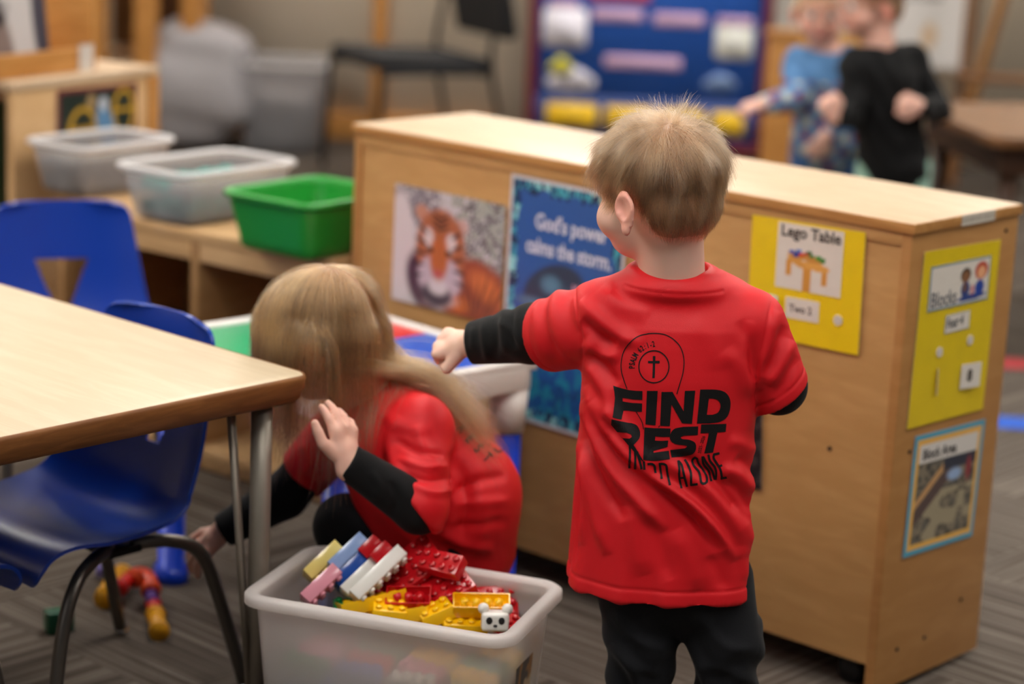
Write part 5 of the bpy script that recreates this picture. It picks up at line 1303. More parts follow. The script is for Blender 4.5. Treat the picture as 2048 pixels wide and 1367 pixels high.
hair_curves('hair', st, .00011, .00003, hm, boyo, rng.uniform(.5, 1.3, len(st)), tone)
# cowlick: loose hairs standing up around the whorl
rs_ = roots[dw < .030][:170]; rs2 = roots[(dw > .01) & (dw < .055)][:120]; rr_ = np.concatenate([rs_, rs2]); gg = hs.grad(rr_); n_ = len(rr_)
up = CU * 1.0 + CF * .15; lean = (rr_ - wh) / (np.linalg.norm(rr_ - wh, axis=1, keepdims=True) + 1e-6)
tip = up + lean * .55 + CR * rng.normal(size=(n_, 1)) * .28 + CR * .08
tip[:70] = up + CR * .62 + rng.normal(size=(70, 3)) * .05
l2 = rng.uniform(.018, .040, n_); l2[:70] *= 1.2; k = 9; T_ = np.linspace(0, 1, k)[None, :, None]
tip /= np.linalg.norm(tip, axis=1, keepdims=True); bend = lean * rng.uniform(.0, .012, (n_, 1)) + CR * rng.normal(size=(n_, 1)) * .003
base = rr_.copy(); base[:70] = wh + (CR * .006 + CU * .002) + rng.normal(size=(70, 3)) * .0028
cow = base[:, None, :] + tip[:, None, :] * l2[:, None, None] * T_ + bend[:, None, :] * T_ ** 2
hair_curves('hair', cow, .00015, .00004, hm, boyo, None, rng.uniform(.5, 1, n_))

# ---- shirt: torso loft fitted to the photographed outline
yc = YB_ + .012
Lp = [(1262, 545), (1225, 556), (1192, 575), (1172, 610), (1166, 660), (1164, 745), (1160, 830), (1152, 900), (1148, 960), (1141, 1060), (1134, 1158)]
Rp = [(1432, 540), (1478, 558), (1515, 585), (1532, 625), (1524, 680), (1507, 790), (1508, 870), (1513, 930), (1515, 1000), (1515, 1080), (1517, 1166)]
zl = np.array([at(x, y, yc)[2] for x, y in Lp]); xl = np.array([at(x, y, yc)[0] for x, y in Lp]); zr = np.array([at(x, y, yc)[2] for x, y in Rp]); xr = np.array([at(x, y, yc)[0] for x, y in Rp])
zb = (zl[-1] + zr[-1]) / 2; zt = (zl[0] + zr[0]) / 2; zz = np.linspace(zb, zt, 40)
xL = np.interp(zz, zl[::-1], xl[::-1]); xR = np.interp(zz, zr[::-1], xr[::-1]); fr = (zz - zb) / (zt - zb)
ay = np.interp(fr, [0, .2, .45, .7, .85, .93, 1], [.098, .094, .088, .086, .078, .062, .045])
cy = np.full(40, yc) + np.interp(fr, [0, .5, .8, 1], [.0, .0, .004, .012])
shirt = Body()
shirt.u(p_loft(zz, (xL + xR) / 2, cy, (xR - xL) / 2, ay, e=2.35), .01)
Lh = at(1096, 668, 2.92); Rh_ = at(1556, 776, YB_ + .02)
sd = (Lh - Ls) / np.linalg.norm(Lh - Ls); sr = (Rh_ - Rs) / np.linalg.norm(Rh_ - Rs)
sl = Body()
shirt.u(p_rc(Ls + [.012, 0, -.008], Lh + sd * .03, .057, .049), .018)
shirt.u(p_rc(Rs + [-.004, 0, -.004], Rh_ + sr * .03, .0465, .043), .016)
hemL = Lh; nL = sd + np.array([-.25, .05, .05]); nL /= np.linalg.norm(nL)
shirt.sub(lambda P, c=_v(hemL), n=_v(nL): np.where(P[:, 0] < at(1120, 650, 2.9)[0], -((P - c) @ n), F32(1)).astype(F32), .002)
nR = sr + np.array([.35, .15, -.1]); nR /= np.linalg.norm(nR); hemR = at(1562, 786, YB_ + .02)
shirt.sub(lambda P, c=_v(hemR), n=_v(nR): np.where((P[:, 0] > at(1519, 780, 2.8)[0]) & (P[:, 2] < Rs[2]), -((P - c) @ n), F32(1)).astype(F32), .002)
colc = at(1348, 537, YB_ + .010)
cn = np.array([0, -.14, 1.0])
shirt.u(p_ell(colc + [0, -.006, -.022], (.078, .056, .026)), .02)
shirt.u(p_torus(colc + [0, 0, -.005], cn, .0478, .0066, sx=1.10), .014)
shirt.sub(p_rc(colc + [0, .004, .10], colc + [0, .012, -.02], .0490, .0445), .002)
Vs, Qs = mesh_sdf(shirt, (-.06, 2.62, .27), (.40, 3.06, .82), .0023)
Vs = relax(Vs, Qs, 2, .5)
nrm = vnormals(Vs, Qs)
folds = [
 ([(1172, 770), (1196, 830), (1232, 888), (1290, 948), (1360, 990), (1420, 1050), (1470, 1120)], 6.5, 9), ([(1180, 800), (1210, 868), (1255, 925), (1320, 975), (1390, 1035), (1440, 1100)], -5.0, 8),
 ([(1168, 800), (1190, 870), (1225, 940), (1280, 1005), (1330, 1060)], 4.5, 9), ([(1160, 830), (1180, 910), (1210, 980), (1250, 1040)], -3.5, 8), ([(1162, 880), (1178, 960), (1195, 1040), (1215, 1110)], 3.0, 9),
 ([(1190, 800), (1245, 850), (1280, 905), (1310, 940)], 3.5, 10), ([(1300, 905), (1360, 940), (1420, 985), (1470, 1050), (1500, 1110)], 3.5, 12), ([(1340, 905), (1400, 935), (1450, 985), (1490, 1045)], -2.8, 9),
 ([(1440, 935), (1478, 950), (1508, 985)], 4.0, 9), ([(1450, 960), (1480, 985), (1505, 1025)], -3.0, 7), ([(1470, 915), (1498, 930), (1512, 950)], -3.0, 8), ([(1455, 880), (1490, 890), (1512, 905)], 2.5, 9), ([(1465, 1010), (1490, 1050), (1508, 1090)], 2.4, 8),
 ([(1160, 600), (1200, 640), (1240, 670), (1285, 690)], 3.0, 10), ([(1162, 640), (1200, 672), (1235, 690)], -2.6, 8), ([(1168, 680), (1200, 705), (1240, 715)], 2.8, 9), ([(1168, 715), (1190, 745), (1215, 790), (1235, 850)], 3.2, 9), ([(1176, 700), (1205, 730), (1235, 770)], -2.4, 8),
 ([(1200, 575), (1240, 610), (1300, 630)], 1.8, 12), ([(1480, 640), (1500, 690), (1506, 760)], -2.5, 9), ([(1450, 700), (1480, 740), (1500, 790)], 2.5, 12), ([(1500, 640), (1490, 720), (1497, 800), (1500, 860)], 2.5, 9),
 ([(1150, 900), (1155, 980), (1150, 1060), (1146, 1140)], -2.5, 6), ([(1172, 900), (1170, 1000), (1164, 1090)], 2.2, 7),
 ([(1260, 1010), (1270, 1080), (1290, 1150)], 1.8, 14), ([(1350, 1060), (1380, 1120), (1400, 1180)], 1.8, 14), ([(1300, 1030), (1320, 1100), (1340, 1160)], -1.6, 12), ([(1420, 1110), (1440, 1150), (1450, 1180)], -1.5, 10), ([(1480, 1090), (1488, 1130), (1490, 1160)], 1.8, 8),
 ([(1256, 700), (1300, 760), (1320, 800)], .8, 14), ([(1380, 640), (1420, 680), (1440, 740)], .8, 16)]
sfolds = [([(1140, 552), (1112, 590), (1108, 640), (1128, 690), (1162, 728)], 5.5, 9), ([(1152, 560), (1134, 600), (1140, 645), (1166, 690)], -5, 8), ([(1118, 570), (1088, 610), (1090, 668), (1118, 724)], -4.5, 8), ([(1100, 580), (1074, 620), (1078, 680), (1100, 735)], 3.5, 8),
 ([(1552, 620), (1540, 680), (1524, 730), (1514, 780)], 5, 8), ([(1568, 650), (1554, 700), (1530, 752)], -5, 8), ([(1584, 680), (1564, 725), (1538, 772)], 5, 8), ([(1596, 712), (1574, 755), (1548, 795)], -3.5, 7)]
back = np.clip((YB_ + .035 - Vs[:, 1]) / .03, 0, 1)
folds = [(l, a * (1.5 if np.mean([p[0] for p in l]) > 1455 else 2.4), w * .92) for l, a, w in folds]
disp = fold_disp(Vs, folds, 2.735) * back * (Vs[:, 0] > at(1156, 650, 2.8)[0]) + fold_disp(Vs, sfolds, 2.80) * np.clip((2.97 - Vs[:, 1]) / .05, 0, 1)
# seam lines: hem, sleeve seams and sleeve hems, collar
hz = zb + .019; disp -= .0016 * np.exp(-((Vs[:, 2] - hz) / .0018) ** 2) * (Vs[:, 0] > at(1120, 1100, 2.8)[0]); disp += .0012 * np.clip(1 - (Vs[:, 2] - zb) / .019, 0, 1) ** .3 * (Vs[:, 2] < hz)
disp += .0028 * np.sin(np.arctan2(Vs[:, 1] - yc, Vs[:, 0] - .2) * 9 + 1.0) * np.clip(1 - (Vs[:, 2] - zb) / .10, 0, 1) + .0006 * np.sin(np.arctan2(Vs[:, 1] - yc, Vs[:, 0] - .2) * 21) * np.clip(1 - (Vs[:, 2] - zb) / .05, 0, 1)
sm = fold_disp(Vs, [([(1155, 552), (1148, 580), (1152, 620), (1158, 660), (1164, 700), (1166, 744)], -1.8, 2.2), ([(1546, 588), (1536, 640), (1526, 690), (1514, 740), (1506, 800)], -2.2, 2.2)], 2.77); disp += sm
dL = (Vs - hemL) @ nL; disp -= .0016 * np.exp(-((dL + .017) / .0018) ** 2) * (Vs[:, 0] < at(1140, 650, 2.9)[0]); dR = (Vs - hemR) @ nR; disp -= .0016 * np.exp(-((dR + .017) / .0018) ** 2) * (Vs[:, 0] > at(1510, 780, 2.8)[0])
dc = (Vs - colc) @ (cn / np.linalg.norm(cn)); rad = np.linalg.norm((Vs - colc)[:, :2], axis=1); disp -= .0016 * np.exp(-((dc + .0125) / .0018) ** 2) * (rad < .075)
Vs2 = Vs + nrm * disp[:, None]; Vs2 = relax(Vs2, Qs, 1, .4)
she = link('shirt', np_mesh('shirt', Vs2, Qs), boyo, [MATS['red_jersey']]); she['label'] = 'red short-sleeved T-shirt'

# ---- the print on the back, laid onto the cloth
bvh = BVHTree.FromPolygons([tuple(v) for v in Vs2], [tuple(int(i) for i in q_) for q_ in Qs])
cx0 = lambda x, y: (1150 + x / 3.797, 640 + y / 3.797)       # detail coordinates of the lettering
cz0 = lambda x, y: (1230 + x / 8.533, 880 + y / 8.533)
cy0 = lambda x, y: (1230 + x / 9.767, 650 + y / 9.767)
prV, prF = [], []
def lay(polys):
    """polys = [(outer, [holes])] in photo pixels, filled, cut into small cells and dropped on the cloth"""
    for outer, holes in polys:
        cu = bpy.data.curves.new('t', 'CURVE'); cu.dimensions = '2D'; cu.fill_mode = 'BOTH'
        for ring in [outer] + list(holes):
            sp = cu.splines.new('POLY'); sp.points.add(len(ring) - 1); sp.use_cyclic_u = True
            for p, (x, y) in zip(sp.points, ring): p.co = (x / 100.0, -y / 100.0, 0, 1)
        o = bpy.data.objects.new('t', cu); m = bpy.data.meshes.new_from_object(o); b = bmesh.new(); b.from_mesh(m); bpy.data.objects.remove(o); bpy.data.curves.remove(cu); bpy.data.meshes.remove(m)
        x0, x1 = min(v.co.x for v in b.verts), max(v.co.x for v in b.verts); y0, y1 = min(v.co.y for v in b.verts), max(v.co.y for v in b.verts)
        for ax_, a0, a1 in ((0, x0, x1), (1, y0, y1)):
            c = math.floor(a0 / .035) * .035 + .035
            while c < a1:
                co = (c, 0, 0) if ax_ == 0 else (0, c, 0); no = (1, 0, 0) if ax_ == 0 else (0, 1, 0)
                bmesh.ops.bisect_plane(b, geom=list(b.verts) + list(b.edges) + list(b.faces), plane_co=co, plane_no=no); c += .035
        base = len(prV); ok = True; tmp = []
        for v in b.verts:
            d = ray(v.co.x * 100, -v.co.y * 100); hit = bvh.ray_cast(Vector(CAM_POS), Vector(d).normalized(), 6)
            if hit[0] is None: ok = False; break
            tmp.append(tuple(hit[0] + hit[1] * (.0007 if hit[1].dot(Vector(d)) < 0 else -.0007)))
        if ok:
            b.verts.index_update(); prV.extend(tmp); prF.extend([tuple(base + v.index for v in f.verts) for f in b.faces])
        b.free()
def stroke(pts, w, closed=False):
    """polyline of width w -> outline polygon(s)"""
    P = np.array(pts, float); n = len(P)
    T = np.array([(P[(i + 1) % n] if closed or i < n - 1 else P[i]) - (P[i - 1] if closed or i > 0 else P[i]) for i in range(n)]); T /= np.linalg.norm(T, axis=1, keepdims=True); Nn = np.stack([-T[:, 1], T[:, 0]], 1) * w / 2
    a = (P + Nn).tolist(); b_ = (P - Nn).tolist()
    return (a, [b_]) if closed else (a + b_[::-1], [])
def sm2(pts, n=5): return [tuple(p[:2]) for p in smooth_path([(x, y, 0) for x, y in pts], n)]
def cc(pts): return [cx0(*p) for p in pts]
def cz_(pts): return [cz0(*p) for p in pts]
FS = sm2([(925, 905)], 1) if False else None
lay([(cc([(290, 497), (350, 514), (410, 529), (460, 534), (513, 536), (511, 604), (440, 600), (396, 592), (362, 588), (362, 616), (400, 622), (440, 627), (511, 630), (508, 695), (440, 690), (400, 684), (368, 684), (352, 755), (320, 748), (285, 738), (297, 650), (303, 590), (298, 540)]), []),
     (cc([(547, 535), (628, 535), (612, 797), (535, 789)]), []),
     (cc([(657, 543), (740, 543), (824, 690), (834, 535), (913, 533), (888, 785), (812, 780), (733, 640), (720, 803), (646, 799)]), []),
     (cc([(950, 525)] + sm2([(1010, 524), (1080, 527), (1140, 547), (1174, 595), (1178, 660), (1155, 730), (1100, 770), (1020, 781)]) + [(925, 782)]), [cc([(1016, 593)] + sm2([(1045, 593), (1080, 603), (1100, 630), (1102, 665), (1083, 700), (1045, 716)]) + [(1000, 717)])]),
     (cc([(278, 750), (340, 766), (400, 778)] + sm2([(430, 780), (470, 798), (492, 840), (490, 890), (460, 930), (445, 946)]) + [(470, 985), (528, 1082), (490, 1050), (440, 985), (405, 945), (340, 870), (276, 792)]), [cc([(322, 848), (392, 853), (425, 868), (432, 885), (415, 897), (362, 893)])]),
     (cc([(528, 812), (600, 818), (726, 820), (722, 884), (660, 884), (610, 880), (607, 912), (660, 915), (708, 912), (702, 960), (650, 975), (596, 990), (597, 1006), (660, 996), (712, 990), (719, 1054), (640, 1064), (580, 1066), (517, 1058), (520, 960)]), []),
     (cc([(935, 805), (932, 870), (850, 873)] + sm2([(825, 875), (803, 886), (815, 900), (870, 907), (912, 930), (918, 975), (895, 1012), (840, 1028), (790, 1035)]) + [(732, 1042), (722, 985), (790, 975)] + sm2([(835, 970), (850, 958), (835, 948), (770, 940), (728, 915), (722, 870), (752, 825), (820, 808)])), []),
     (cc([(957, 790), (1040, 788), (1148, 785), (1142, 845), (1080, 851), (1047, 1003), (980, 1010), (1000, 930), (1016, 854), (952, 856)]), [])])
def S_(pts, w, k=cz0, n=4): return stroke([k(*p) for p in (sm2(pts, n) if n else pts)], w)
W1 = 4.6
lay([S_([(258, 80), (255, 250), (246, 478)], W1), S_([(348, 195), (346, 340), (346, 490)], W1), S_([(375, 190), (410, 310), (455, 490)], W1), S_([(490, 355), (496, 430), (500, 500)], W1),
     S_([(552, 405), (620, 400), (670, 430), (680, 490), (690, 560)], W1), S_([(762, 395), (775, 480), (795, 660)], W1), S_([(745, 400), (820, 400), (875, 430), (890, 520), (910, 650), (935, 770)], W1),
     S_([(1075, 345), (1095, 480), (1098, 620), (1132, 820)], W1), S_([(1075, 350), (1130, 420), (1170, 560), (1230, 790)], W1), S_([(1100, 640), (1195, 632)], W1 * .8, n=0), S_([(1185, 325), (1240, 420), (1290, 560), (1300, 770)], W1), S_([(1290, 758), (1410, 745)], W1, n=0),
     stroke([cz0(*p) for p in sm2([(1360, 290), (1318, 340), (1340, 430), (1420, 530), (1450, 620), (1465, 710), (1510, 740), (1560, 710), (1558, 620), (1500, 500), (1430, 400), (1400, 310)], 4)], W1, closed=True),
     S_([(1490, 270), (1510, 400), (1600, 520), (1620, 620), (1640, 700)], W1), S_([(1500, 275), (1560, 380), (1660, 520), (1700, 670)], W1), S_([(1590, 240), (1620, 350), (1700, 450), (1728, 560), (1715, 670)], W1),
     S_([(1690, 230), (1680, 300), (1740, 400), (1800, 500), (1825, 640)], W1), S_([(1680, 240), (1780, 218)], W1, n=0), S_([(1760, 445), (1830, 425)], W1, n=0), S_([(1800, 648), (1905, 630)], W1, n=0)])
circ = lambda cx, cy, rx, ry, n=48: [cy0(cx + rx * math.cos(2 * math.pi * k / n), cy + ry * math.sin(2 * math.pi * k / n)) for k in range(n)]
lay([stroke(circ(760, 808, 293, 313), 2.3, closed=True), (lambda p: (p, []))([cy0(*q_) for q_ in ((738, 600), (790, 600), (788, 695), (873, 692), (873, 742), (785, 742), (776, 1030), (728, 1030), (738, 742), (646, 742), (646, 695), (738, 697))])])
lay([stroke([cy0(*q_) for q_ in sm2([(238, 1240), (180, 1080), (130, 900), (125, 720), (170, 520), (280, 350), (440, 225), (620, 170), (800, 158), (980, 185), (1140, 275), (1260, 400), (1330, 570), (1348, 760), (1320, 960), (1270, 1130), (1205, 1345)], 5)], 1.9), stroke(cc(sm2([(465, 695), (490, 735), (510, 775), (521, 828)], 4)), 1.6), stroke(cc([(642, 798), (634, 812)]), 1.5)])
def word(s, pts, size, bold=.0, sx=.62, pad_=1.0):
    """letters set one by one along a pixel path, upright to it"""
    P = np.array(sm2(pts, 10)); Ls_ = np.r_[0, np.cumsum(np.linalg.norm(np.diff(P, axis=0), axis=1))]; tot = Ls_[-1]; n = len(s)
    for i, ch_ in enumerate(s):
        if ch_ == ' ': continue
        l = tot * (i + .5) / n; x, y = np.interp(l, Ls_, P[:, 0]), np.interp(l, Ls_, P[:, 1]); x2, y2 = np.interp(min(l + 2, tot), Ls_, P[:, 0]), np.interp(min(l + 2, tot), Ls_, P[:, 1]); x1, y1 = np.interp(max(l - 2, 0), Ls_, P[:, 0]), np.interp(max(l - 2, 0), Ls_, P[:, 1])
        a = math.atan2(y2 - y1, x2 - x1); TV, TF = text_poly(ch_, size, bold, 'CENTER', sx=sx)
        for f in TF:
            ring = [(x + TV[k][0] * math.cos(a) + TV[k][1] * math.sin(a), y + TV[k][0] * math.sin(a) - TV[k][1] * math.cos(a)) for k in f]; lay([(ring, [])])
word('PSALM 62:1-2', [cy0(*q_) for q_ in ((388, 845), (392, 740), (440, 620), (520, 520), (640, 450), (790, 415))], 16.5, .35)
word('2025-2026', [cx0(*q_) for q_ in ((955, 1012), (968, 950), (990, 880))], 9.5, .1, .8)
pm = bpy.data.meshes.new('back_print'); pm.from_pydata(prV, [], prF); pm.update(); po = link('back_print', pm, she, [MATS['print_black']]); po['label'] = 'black lettering and pin emblem printed on the back'

# ---- black long sleeves and trousers
slv = Body()
slv.u(p_rc(Ls + [.01, 0, -.006], Le, .030, .041), .01).u(p_rc(Le + [0, 0, .002], Lw + fdir * .002, .0415, .0305), .012); slv.u(p_rc(Rs, Re_, .036, .038), .01).u(p_rc(Re_, Rw, .036, .028), .012)
slv.u(p_rc(Ls, Rs, .026, .026), .01)
wc = Lw + fdir * .004; slv.sub(lambda P, c=_v(wc), n=_v(-CR * .95 + CF * .25 - CU * .10): np.where(P[:, 0] < at(1000, 680, 3.0)[0], -((P - c) @ n), F32(1)).astype(F32), .006)
Vv, Qv = mesh_sdf(slv, (-.16, 2.72, .50), (.42, 3.14, .82), .0024); nv = vnormals(Vv, Qv)
dv = fold_disp(Vv, [([(965, 640), (968, 680), (975, 725)], 2.6, 5), ([(985, 620), (992, 670), (990, 720)], -2.6, 5), ([(1008, 610), (1006, 660), (1012, 710)], 3.2, 6), ([(1028, 605), (1022, 650), (1030, 700)], -2.8, 5), ([(1000, 640), (1030, 670), (1050, 700)], 3, 6), ([(945, 652), (944, 700)], 1.6, 4)], 2.98)
link('long_sleeve_shirt', np_mesh('long_sleeve_shirt', Vv + nv * dv[:, None], Qv), boyo, [MATS['black_knit']])['label'] = 'black fleece sleeves showing below the T-shirt sleeves'
pn = Body(); pn.u(p_rc(pel + [-.024, 0, -.006], pel + [.024, 0, -.006], .074, .074), .03)
for hp, kn_, an_ in ((hipL, knL, anL), (hipR, knR, anR)): pn.u(p_rc(hp, kn_, .060, .048), .022); pn.u(p_rc(kn_, an_ + [0, 0, -.01], .046, .036), .02)
pn.u(p_ell(at(1506, 1250, YB_), (.014, .024, .016)), .015); pn.sub(lambda P: .030 - P[:, 2], .004) if False else None
Vp, Qp = mesh_sdf(pn, (.05, 2.66, .02), (.40, 2.98, .52), .003); npn = vnormals(Vp, Qp)
dp = .0035 * np.sin(Vp[:, 2] * 95 + Vp[:, 0] * 60 + 2 * np.sin(Vp[:, 0] * 70)) * np.clip((.30 - Vp[:, 2]) / .05, 0, 1) + fold_disp(Vp, [([(1225, 1215), (1260, 1270), (1330, 1300)], 4, 8), ([(1220, 1290), (1260, 1330), (1330, 1350)], 4, 8), ([(1400, 1230), (1450, 1290), (1515, 1300)], 4, 8), ([(1395, 1330), (1450, 1340), (1510, 1362)], 4, 8)], 2.76)
link('trousers', np_mesh('trousers', Vp + npn * dp[:, None], Qp), boyo, [MATS['black_pants']])
for an_ in (anL, anR):
    sb = Body(); sb.u(p_rc(an_ + [0, -.015, -.022], an_ + [.004, .085, -.030], .031, .027), .01); sb.inter(p_plane((0, 0, .001), (0, 0, -1)), .004)
    Vq, Qq = mesh_sdf(sb, an_ + [-.05, -.07, -.06], an_ + [.06, .14, .03], .0035); link('shoe', np_mesh('shoe', Vq, Qq), boyo, [MATS['shoe_grey']])
# ------------------------------------------------------------------ the crouching girl
HG = Xf(at(640, 662, 3.13), rotm(z=72, x=-30))
girl = Body(); gneck = at(735, 800, 3.145)
head_prims(girl, HG, .98, neck=gneck)
gSn, gSf = at(838, 872, 3.075), at(672, 872, 3.215)
gEn, gWn = at(838, 1016, 2.995), at(700, 925, 2.975)
gEf, gWf = at(570, 990, 3.245), at(452, 1058, 3.235)
gT0, gT1, gP = at(778, 868, 3.15), at(915, 992, 3.165), at(900, 1062, 3.18)
girl.u(p_rc(gneck, gT0, .045, .06), .03).u(p_rc(gT0, gT1, .066, .078), .04).u(p_rc(gT1, gP, .078, .08), .04); girl.u(p_rc(gSn, gSf, .034, .034), .03)
girl.u(p_rc(gSn, gEn, .029, .026), .02).u(p_rc(gEn, gWn, .025, .018), .01); girl.u(p_rc(gSf, gEf, .029, .026), .02).u(p_rc(gEf, gWf, .025, .018), .01)
gK1, gK2 = at(692, 1052, 3.125), at(700, 1050, 3.235); gA1, gA2 = np.array([gK1[0] + .075, 3.12, .05]), np.array([gK2[0] + .075, 3.24, .05])
for k_, a_ in ((gK1, gA1), (gK2, gA2)):
    girl.u(p_rc(gP + [0, (k_[1] - gP[1]) * .6, 0], k_, .05, .036), .02).u(p_rc(k_, a_, .034, .022), .01).u(p_rc(a_ + [.01, 0, -.018], a_ + [-.09, 0, -.033], .022, .017), .01)
fu = (gWn - gEn) / np.linalg.norm(gWn - gEn)
hand_prims(girl, gWn + fu * .006, CU * .98 - CR * .10 + CF * .05, CR * .70 - CF * .72, side=-1, s=.98, curl=(.16, .22, .34, .45), spread=.13, thumb=.15)
ff = (gWf - gEf) / np.linalg.norm(gWf - gEf)
hand_prims(girl, gWf + ff * .008, ff * .75 - CU * .45 - CR * .2, CU * .8 + CR * .1 - CF * .45, side=1, s=.98, curl=(.30, .28, .30, .36), spread=.26, thumb=.1)
V, Q = mesh_sdf(girl, (-.55, 2.88, 0), (.06, 3.36, .74), .0027)
def girl_mask(q):
    x, y, z = q.T / .98; line = np.interp(y, [-.09, -.05, -.036, -.02, .0, .02, .040, .060, .09], [-.046, -.052, -.050, -.01, .010, .006, .020, .050, .055]); return (z > line).astype(float)
girlo = link('person', np_mesh('person', V, Q, skin_paint(V, HG, .98, base=(228, 180, 160), scalp=lambda q: girl_mask(q) * .9)), None, [MATS['skin']])
tag(girlo, 'crouching child with long blonde hair and red T-shirt, one hand raised beside the face', 'person')
eyes(girlo, HG, .98)
# clothes
gs = Body(); gs.u(p_rc(gT0 + [-.006, 0, .012], gT1, .080, .093), .03).u(p_rc(gT1, gP + [.012, 0, -.02], .092, .090), .03)
gs.u(p_rc(gSn + [.0, .01, .012], gSf + [.02, 0, .012], .048, .044), .04).u(p_rc(gSn + [0, .01, 0], gEn + (gEn - gSn) * -.02, .049, .044), .022).u(p_rc(gSf, gSf + (gEf - gSf) * .62, .046, .042), .02)
gs.u(p_rc(at(735, 905, 3.10), at(820, 1080, 3.13), .045, .06), .05)
gs.sub(p_rc(gneck + [-.03, 0, .05], gneck + [.002, 0, -.002], .048, .043), .004)
nh = (gEn - gSn) / np.linalg.norm(gEn - gSn); he = gEn + CR * .012 + CU * .004; nn_ = -CR * .78 - CU * .62 - CF * .15
gs.sub(lambda P, c=_v(he - CR * .035 + CU * .012), n=_v(nn_ / np.linalg.norm(nn_)), b0=_v(gEn): np.where(np.linalg.norm(P - b0, axis=1) < .085, -((P - c) @ n), F32(1)).astype(F32), .003)
nf = (gEf - gSf) / np.linalg.norm(gEf - gSf); cf = gSf + (gEf - gSf) * .60
gs.sub(lambda P, c=_v(cf), n=_v(nf): np.where((P[:, 0] < at(655, 900, 3.2)[0]), -((P - c) @ n), F32(1)).astype(F32), .003)
gs.sub(lambda P: (P - _v(gP + np.array([0, 0, -.075]))) @ _v((0, 0, 1.0)), .004)
Vg, Qg = mesh_sdf(gs, (-.44, 2.90, .10), (.08, 3.36, .62), .0027); Vg = relax(Vg, Qg, 1, .5); ng = vnormals(Vg, Qg)
gf = [([(800, 830), (780, 880), (790, 930), (815, 960)], 5, 8), ([(830, 850), (850, 900), (880, 930)], 5, 9), ([(790, 880), (840, 905), (890, 910)], -5, 6), ([(795, 915), (850, 935), (900, 930)], 5, 6), ([(800, 945), (850, 960), (905, 955)], -5, 6), ([(820, 968), (870, 985), (915, 975)], 4, 6),
      ([(900, 900), (925, 960), (930, 1030), (915, 1090)], -6, 10), ([(925, 900), (955, 950), (965, 1030), (950, 1100)], 5, 12), ([(900, 985), (960, 960), (1015, 950)], -5, 8), ([(905, 1010), (960, 1005), (1025, 1000)], 4, 8), ([(890, 1060), (950, 1050), (1020, 1040)], -4, 8), ([(860, 1050), (920, 1085), (990, 1100)], 5, 9), ([(800, 1040), (870, 1085), (930, 1110)], -5, 9), ([(745, 1000), (790, 1050), (850, 1100)], 5, 9),
      ([(740, 800), (800, 850), (870, 860)], 3, 10), ([(600, 880), (620, 920), (610, 950)], 4, 7), ([(640, 880), (650, 930), (640, 960)], -4, 7)]
dg = fold_disp(Vg, gf, 3.07) * (Vg[:, 1] < 3.2)
gsh = link('shirt', np_mesh('shirt', Vg + ng * dg[:, None], Qg), girlo, [MATS['red_jersey']]); gsh['label'] = 'red short-sleeved T-shirt'
# black print on the girl's back: blocky letters lying on the cloth
bvh = BVHTree.FromPolygons([tuple(v) for v in (Vg + ng * dg[:, None])], [tuple(int(i) for i in q_) for q_ in Qg]); prV, prF = [], []
word('FIND', [(928, 838), (950, 862), (972, 884), (1000, 912)], 34, .9, .8); word('REST', [(908, 852), (930, 880), (952, 905), (978, 930)], 28, .8, .8)
if prV:
    pm = bpy.data.meshes.new('back_print'); pm.from_pydata(prV, [], prF); link('back_print', pm, gsh, [MATS['print_black']])['label'] = 'black lettering on the back'
gl = Body(); gl.u(p_rc(gSn, gEn, .035, .036), .01).u(p_rc(gEn, gWn + fu * .002, .0365, .026), .012); gl.u(p_rc(gSf, gEf, .034, .036), .01).u(p_rc(gEf, gWf + ff * .004, .036, .027), .012)
for w_, n_2 in ((gWn + fu * .004, fu), (gWf + ff * .006, ff)): gl.sub(lambda P, c=_v(w_), n=_v(n_2): np.where(np.linalg.norm(P - c, axis=1) < .06, -((c - P) @ n) , F32(1)).astype(F32) * -1 if False else np.where(np.linalg.norm(P - c, axis=1) < .06, -((P - c) @ n), F32(1)).astype(F32), .004)
Vv, Qv = mesh_sdf(gl, (-.55, 2.90, .12), (.06, 3.34, .60), .0026); nv = vnormals(Vv, Qv)
dv = fold_disp(Vv, [([(740, 940), (760, 975), (750, 1000)], 2.5, 6), ([(780, 960), (795, 1000), (785, 1030)], -3, 6), ([(500, 1010), (520, 1040)], 3, 6)], 3.0)
link('long_sleeve_shirt', np_mesh('long_sleeve_shirt', Vv + nv * dv[:, None], Qv), girlo, [MATS['black_knit']])['label'] = 'black sleeves under the T-shirt'
gp = Body(); gp.u(p_ell(gP + [0, 0, -.01], (.085, .095, .08)), .03)
for k_, a_ in ((gK1, gA1), (gK2, gA2)): gp.u(p_rc(gP + [0, (k_[1] - gP[1]) * .6, 0], k_, .062, .048), .02).u(p_rc(k_, a_ + [0, 0, -.01], .045, .036), .02)
Vp, Qp = mesh_sdf(gp, (-.36, 3.02, .015), (.10, 3.34, .42), .0035); link('trousers', np_mesh('trousers', Vp, Qp), girlo, [MATS['black_pants']])
for a_ in (gA1, gA2):
    sb = Body(); sb.u(p_rc(a_ + [.012, 0, -.020], a_ + [-.088, 0, -.028], .029, .026), .01); sb.inter(p_plane((0, 0, .001), (0, 0, -1)), .004)
    Vq, Qq = mesh_sdf(sb, a_ + [-.14, -.05, -.06], a_ + [.06, .05, .03], .0035); link('shoe', np_mesh('shoe', Vq, Qq), girlo, [MATS['shoe_grey']])
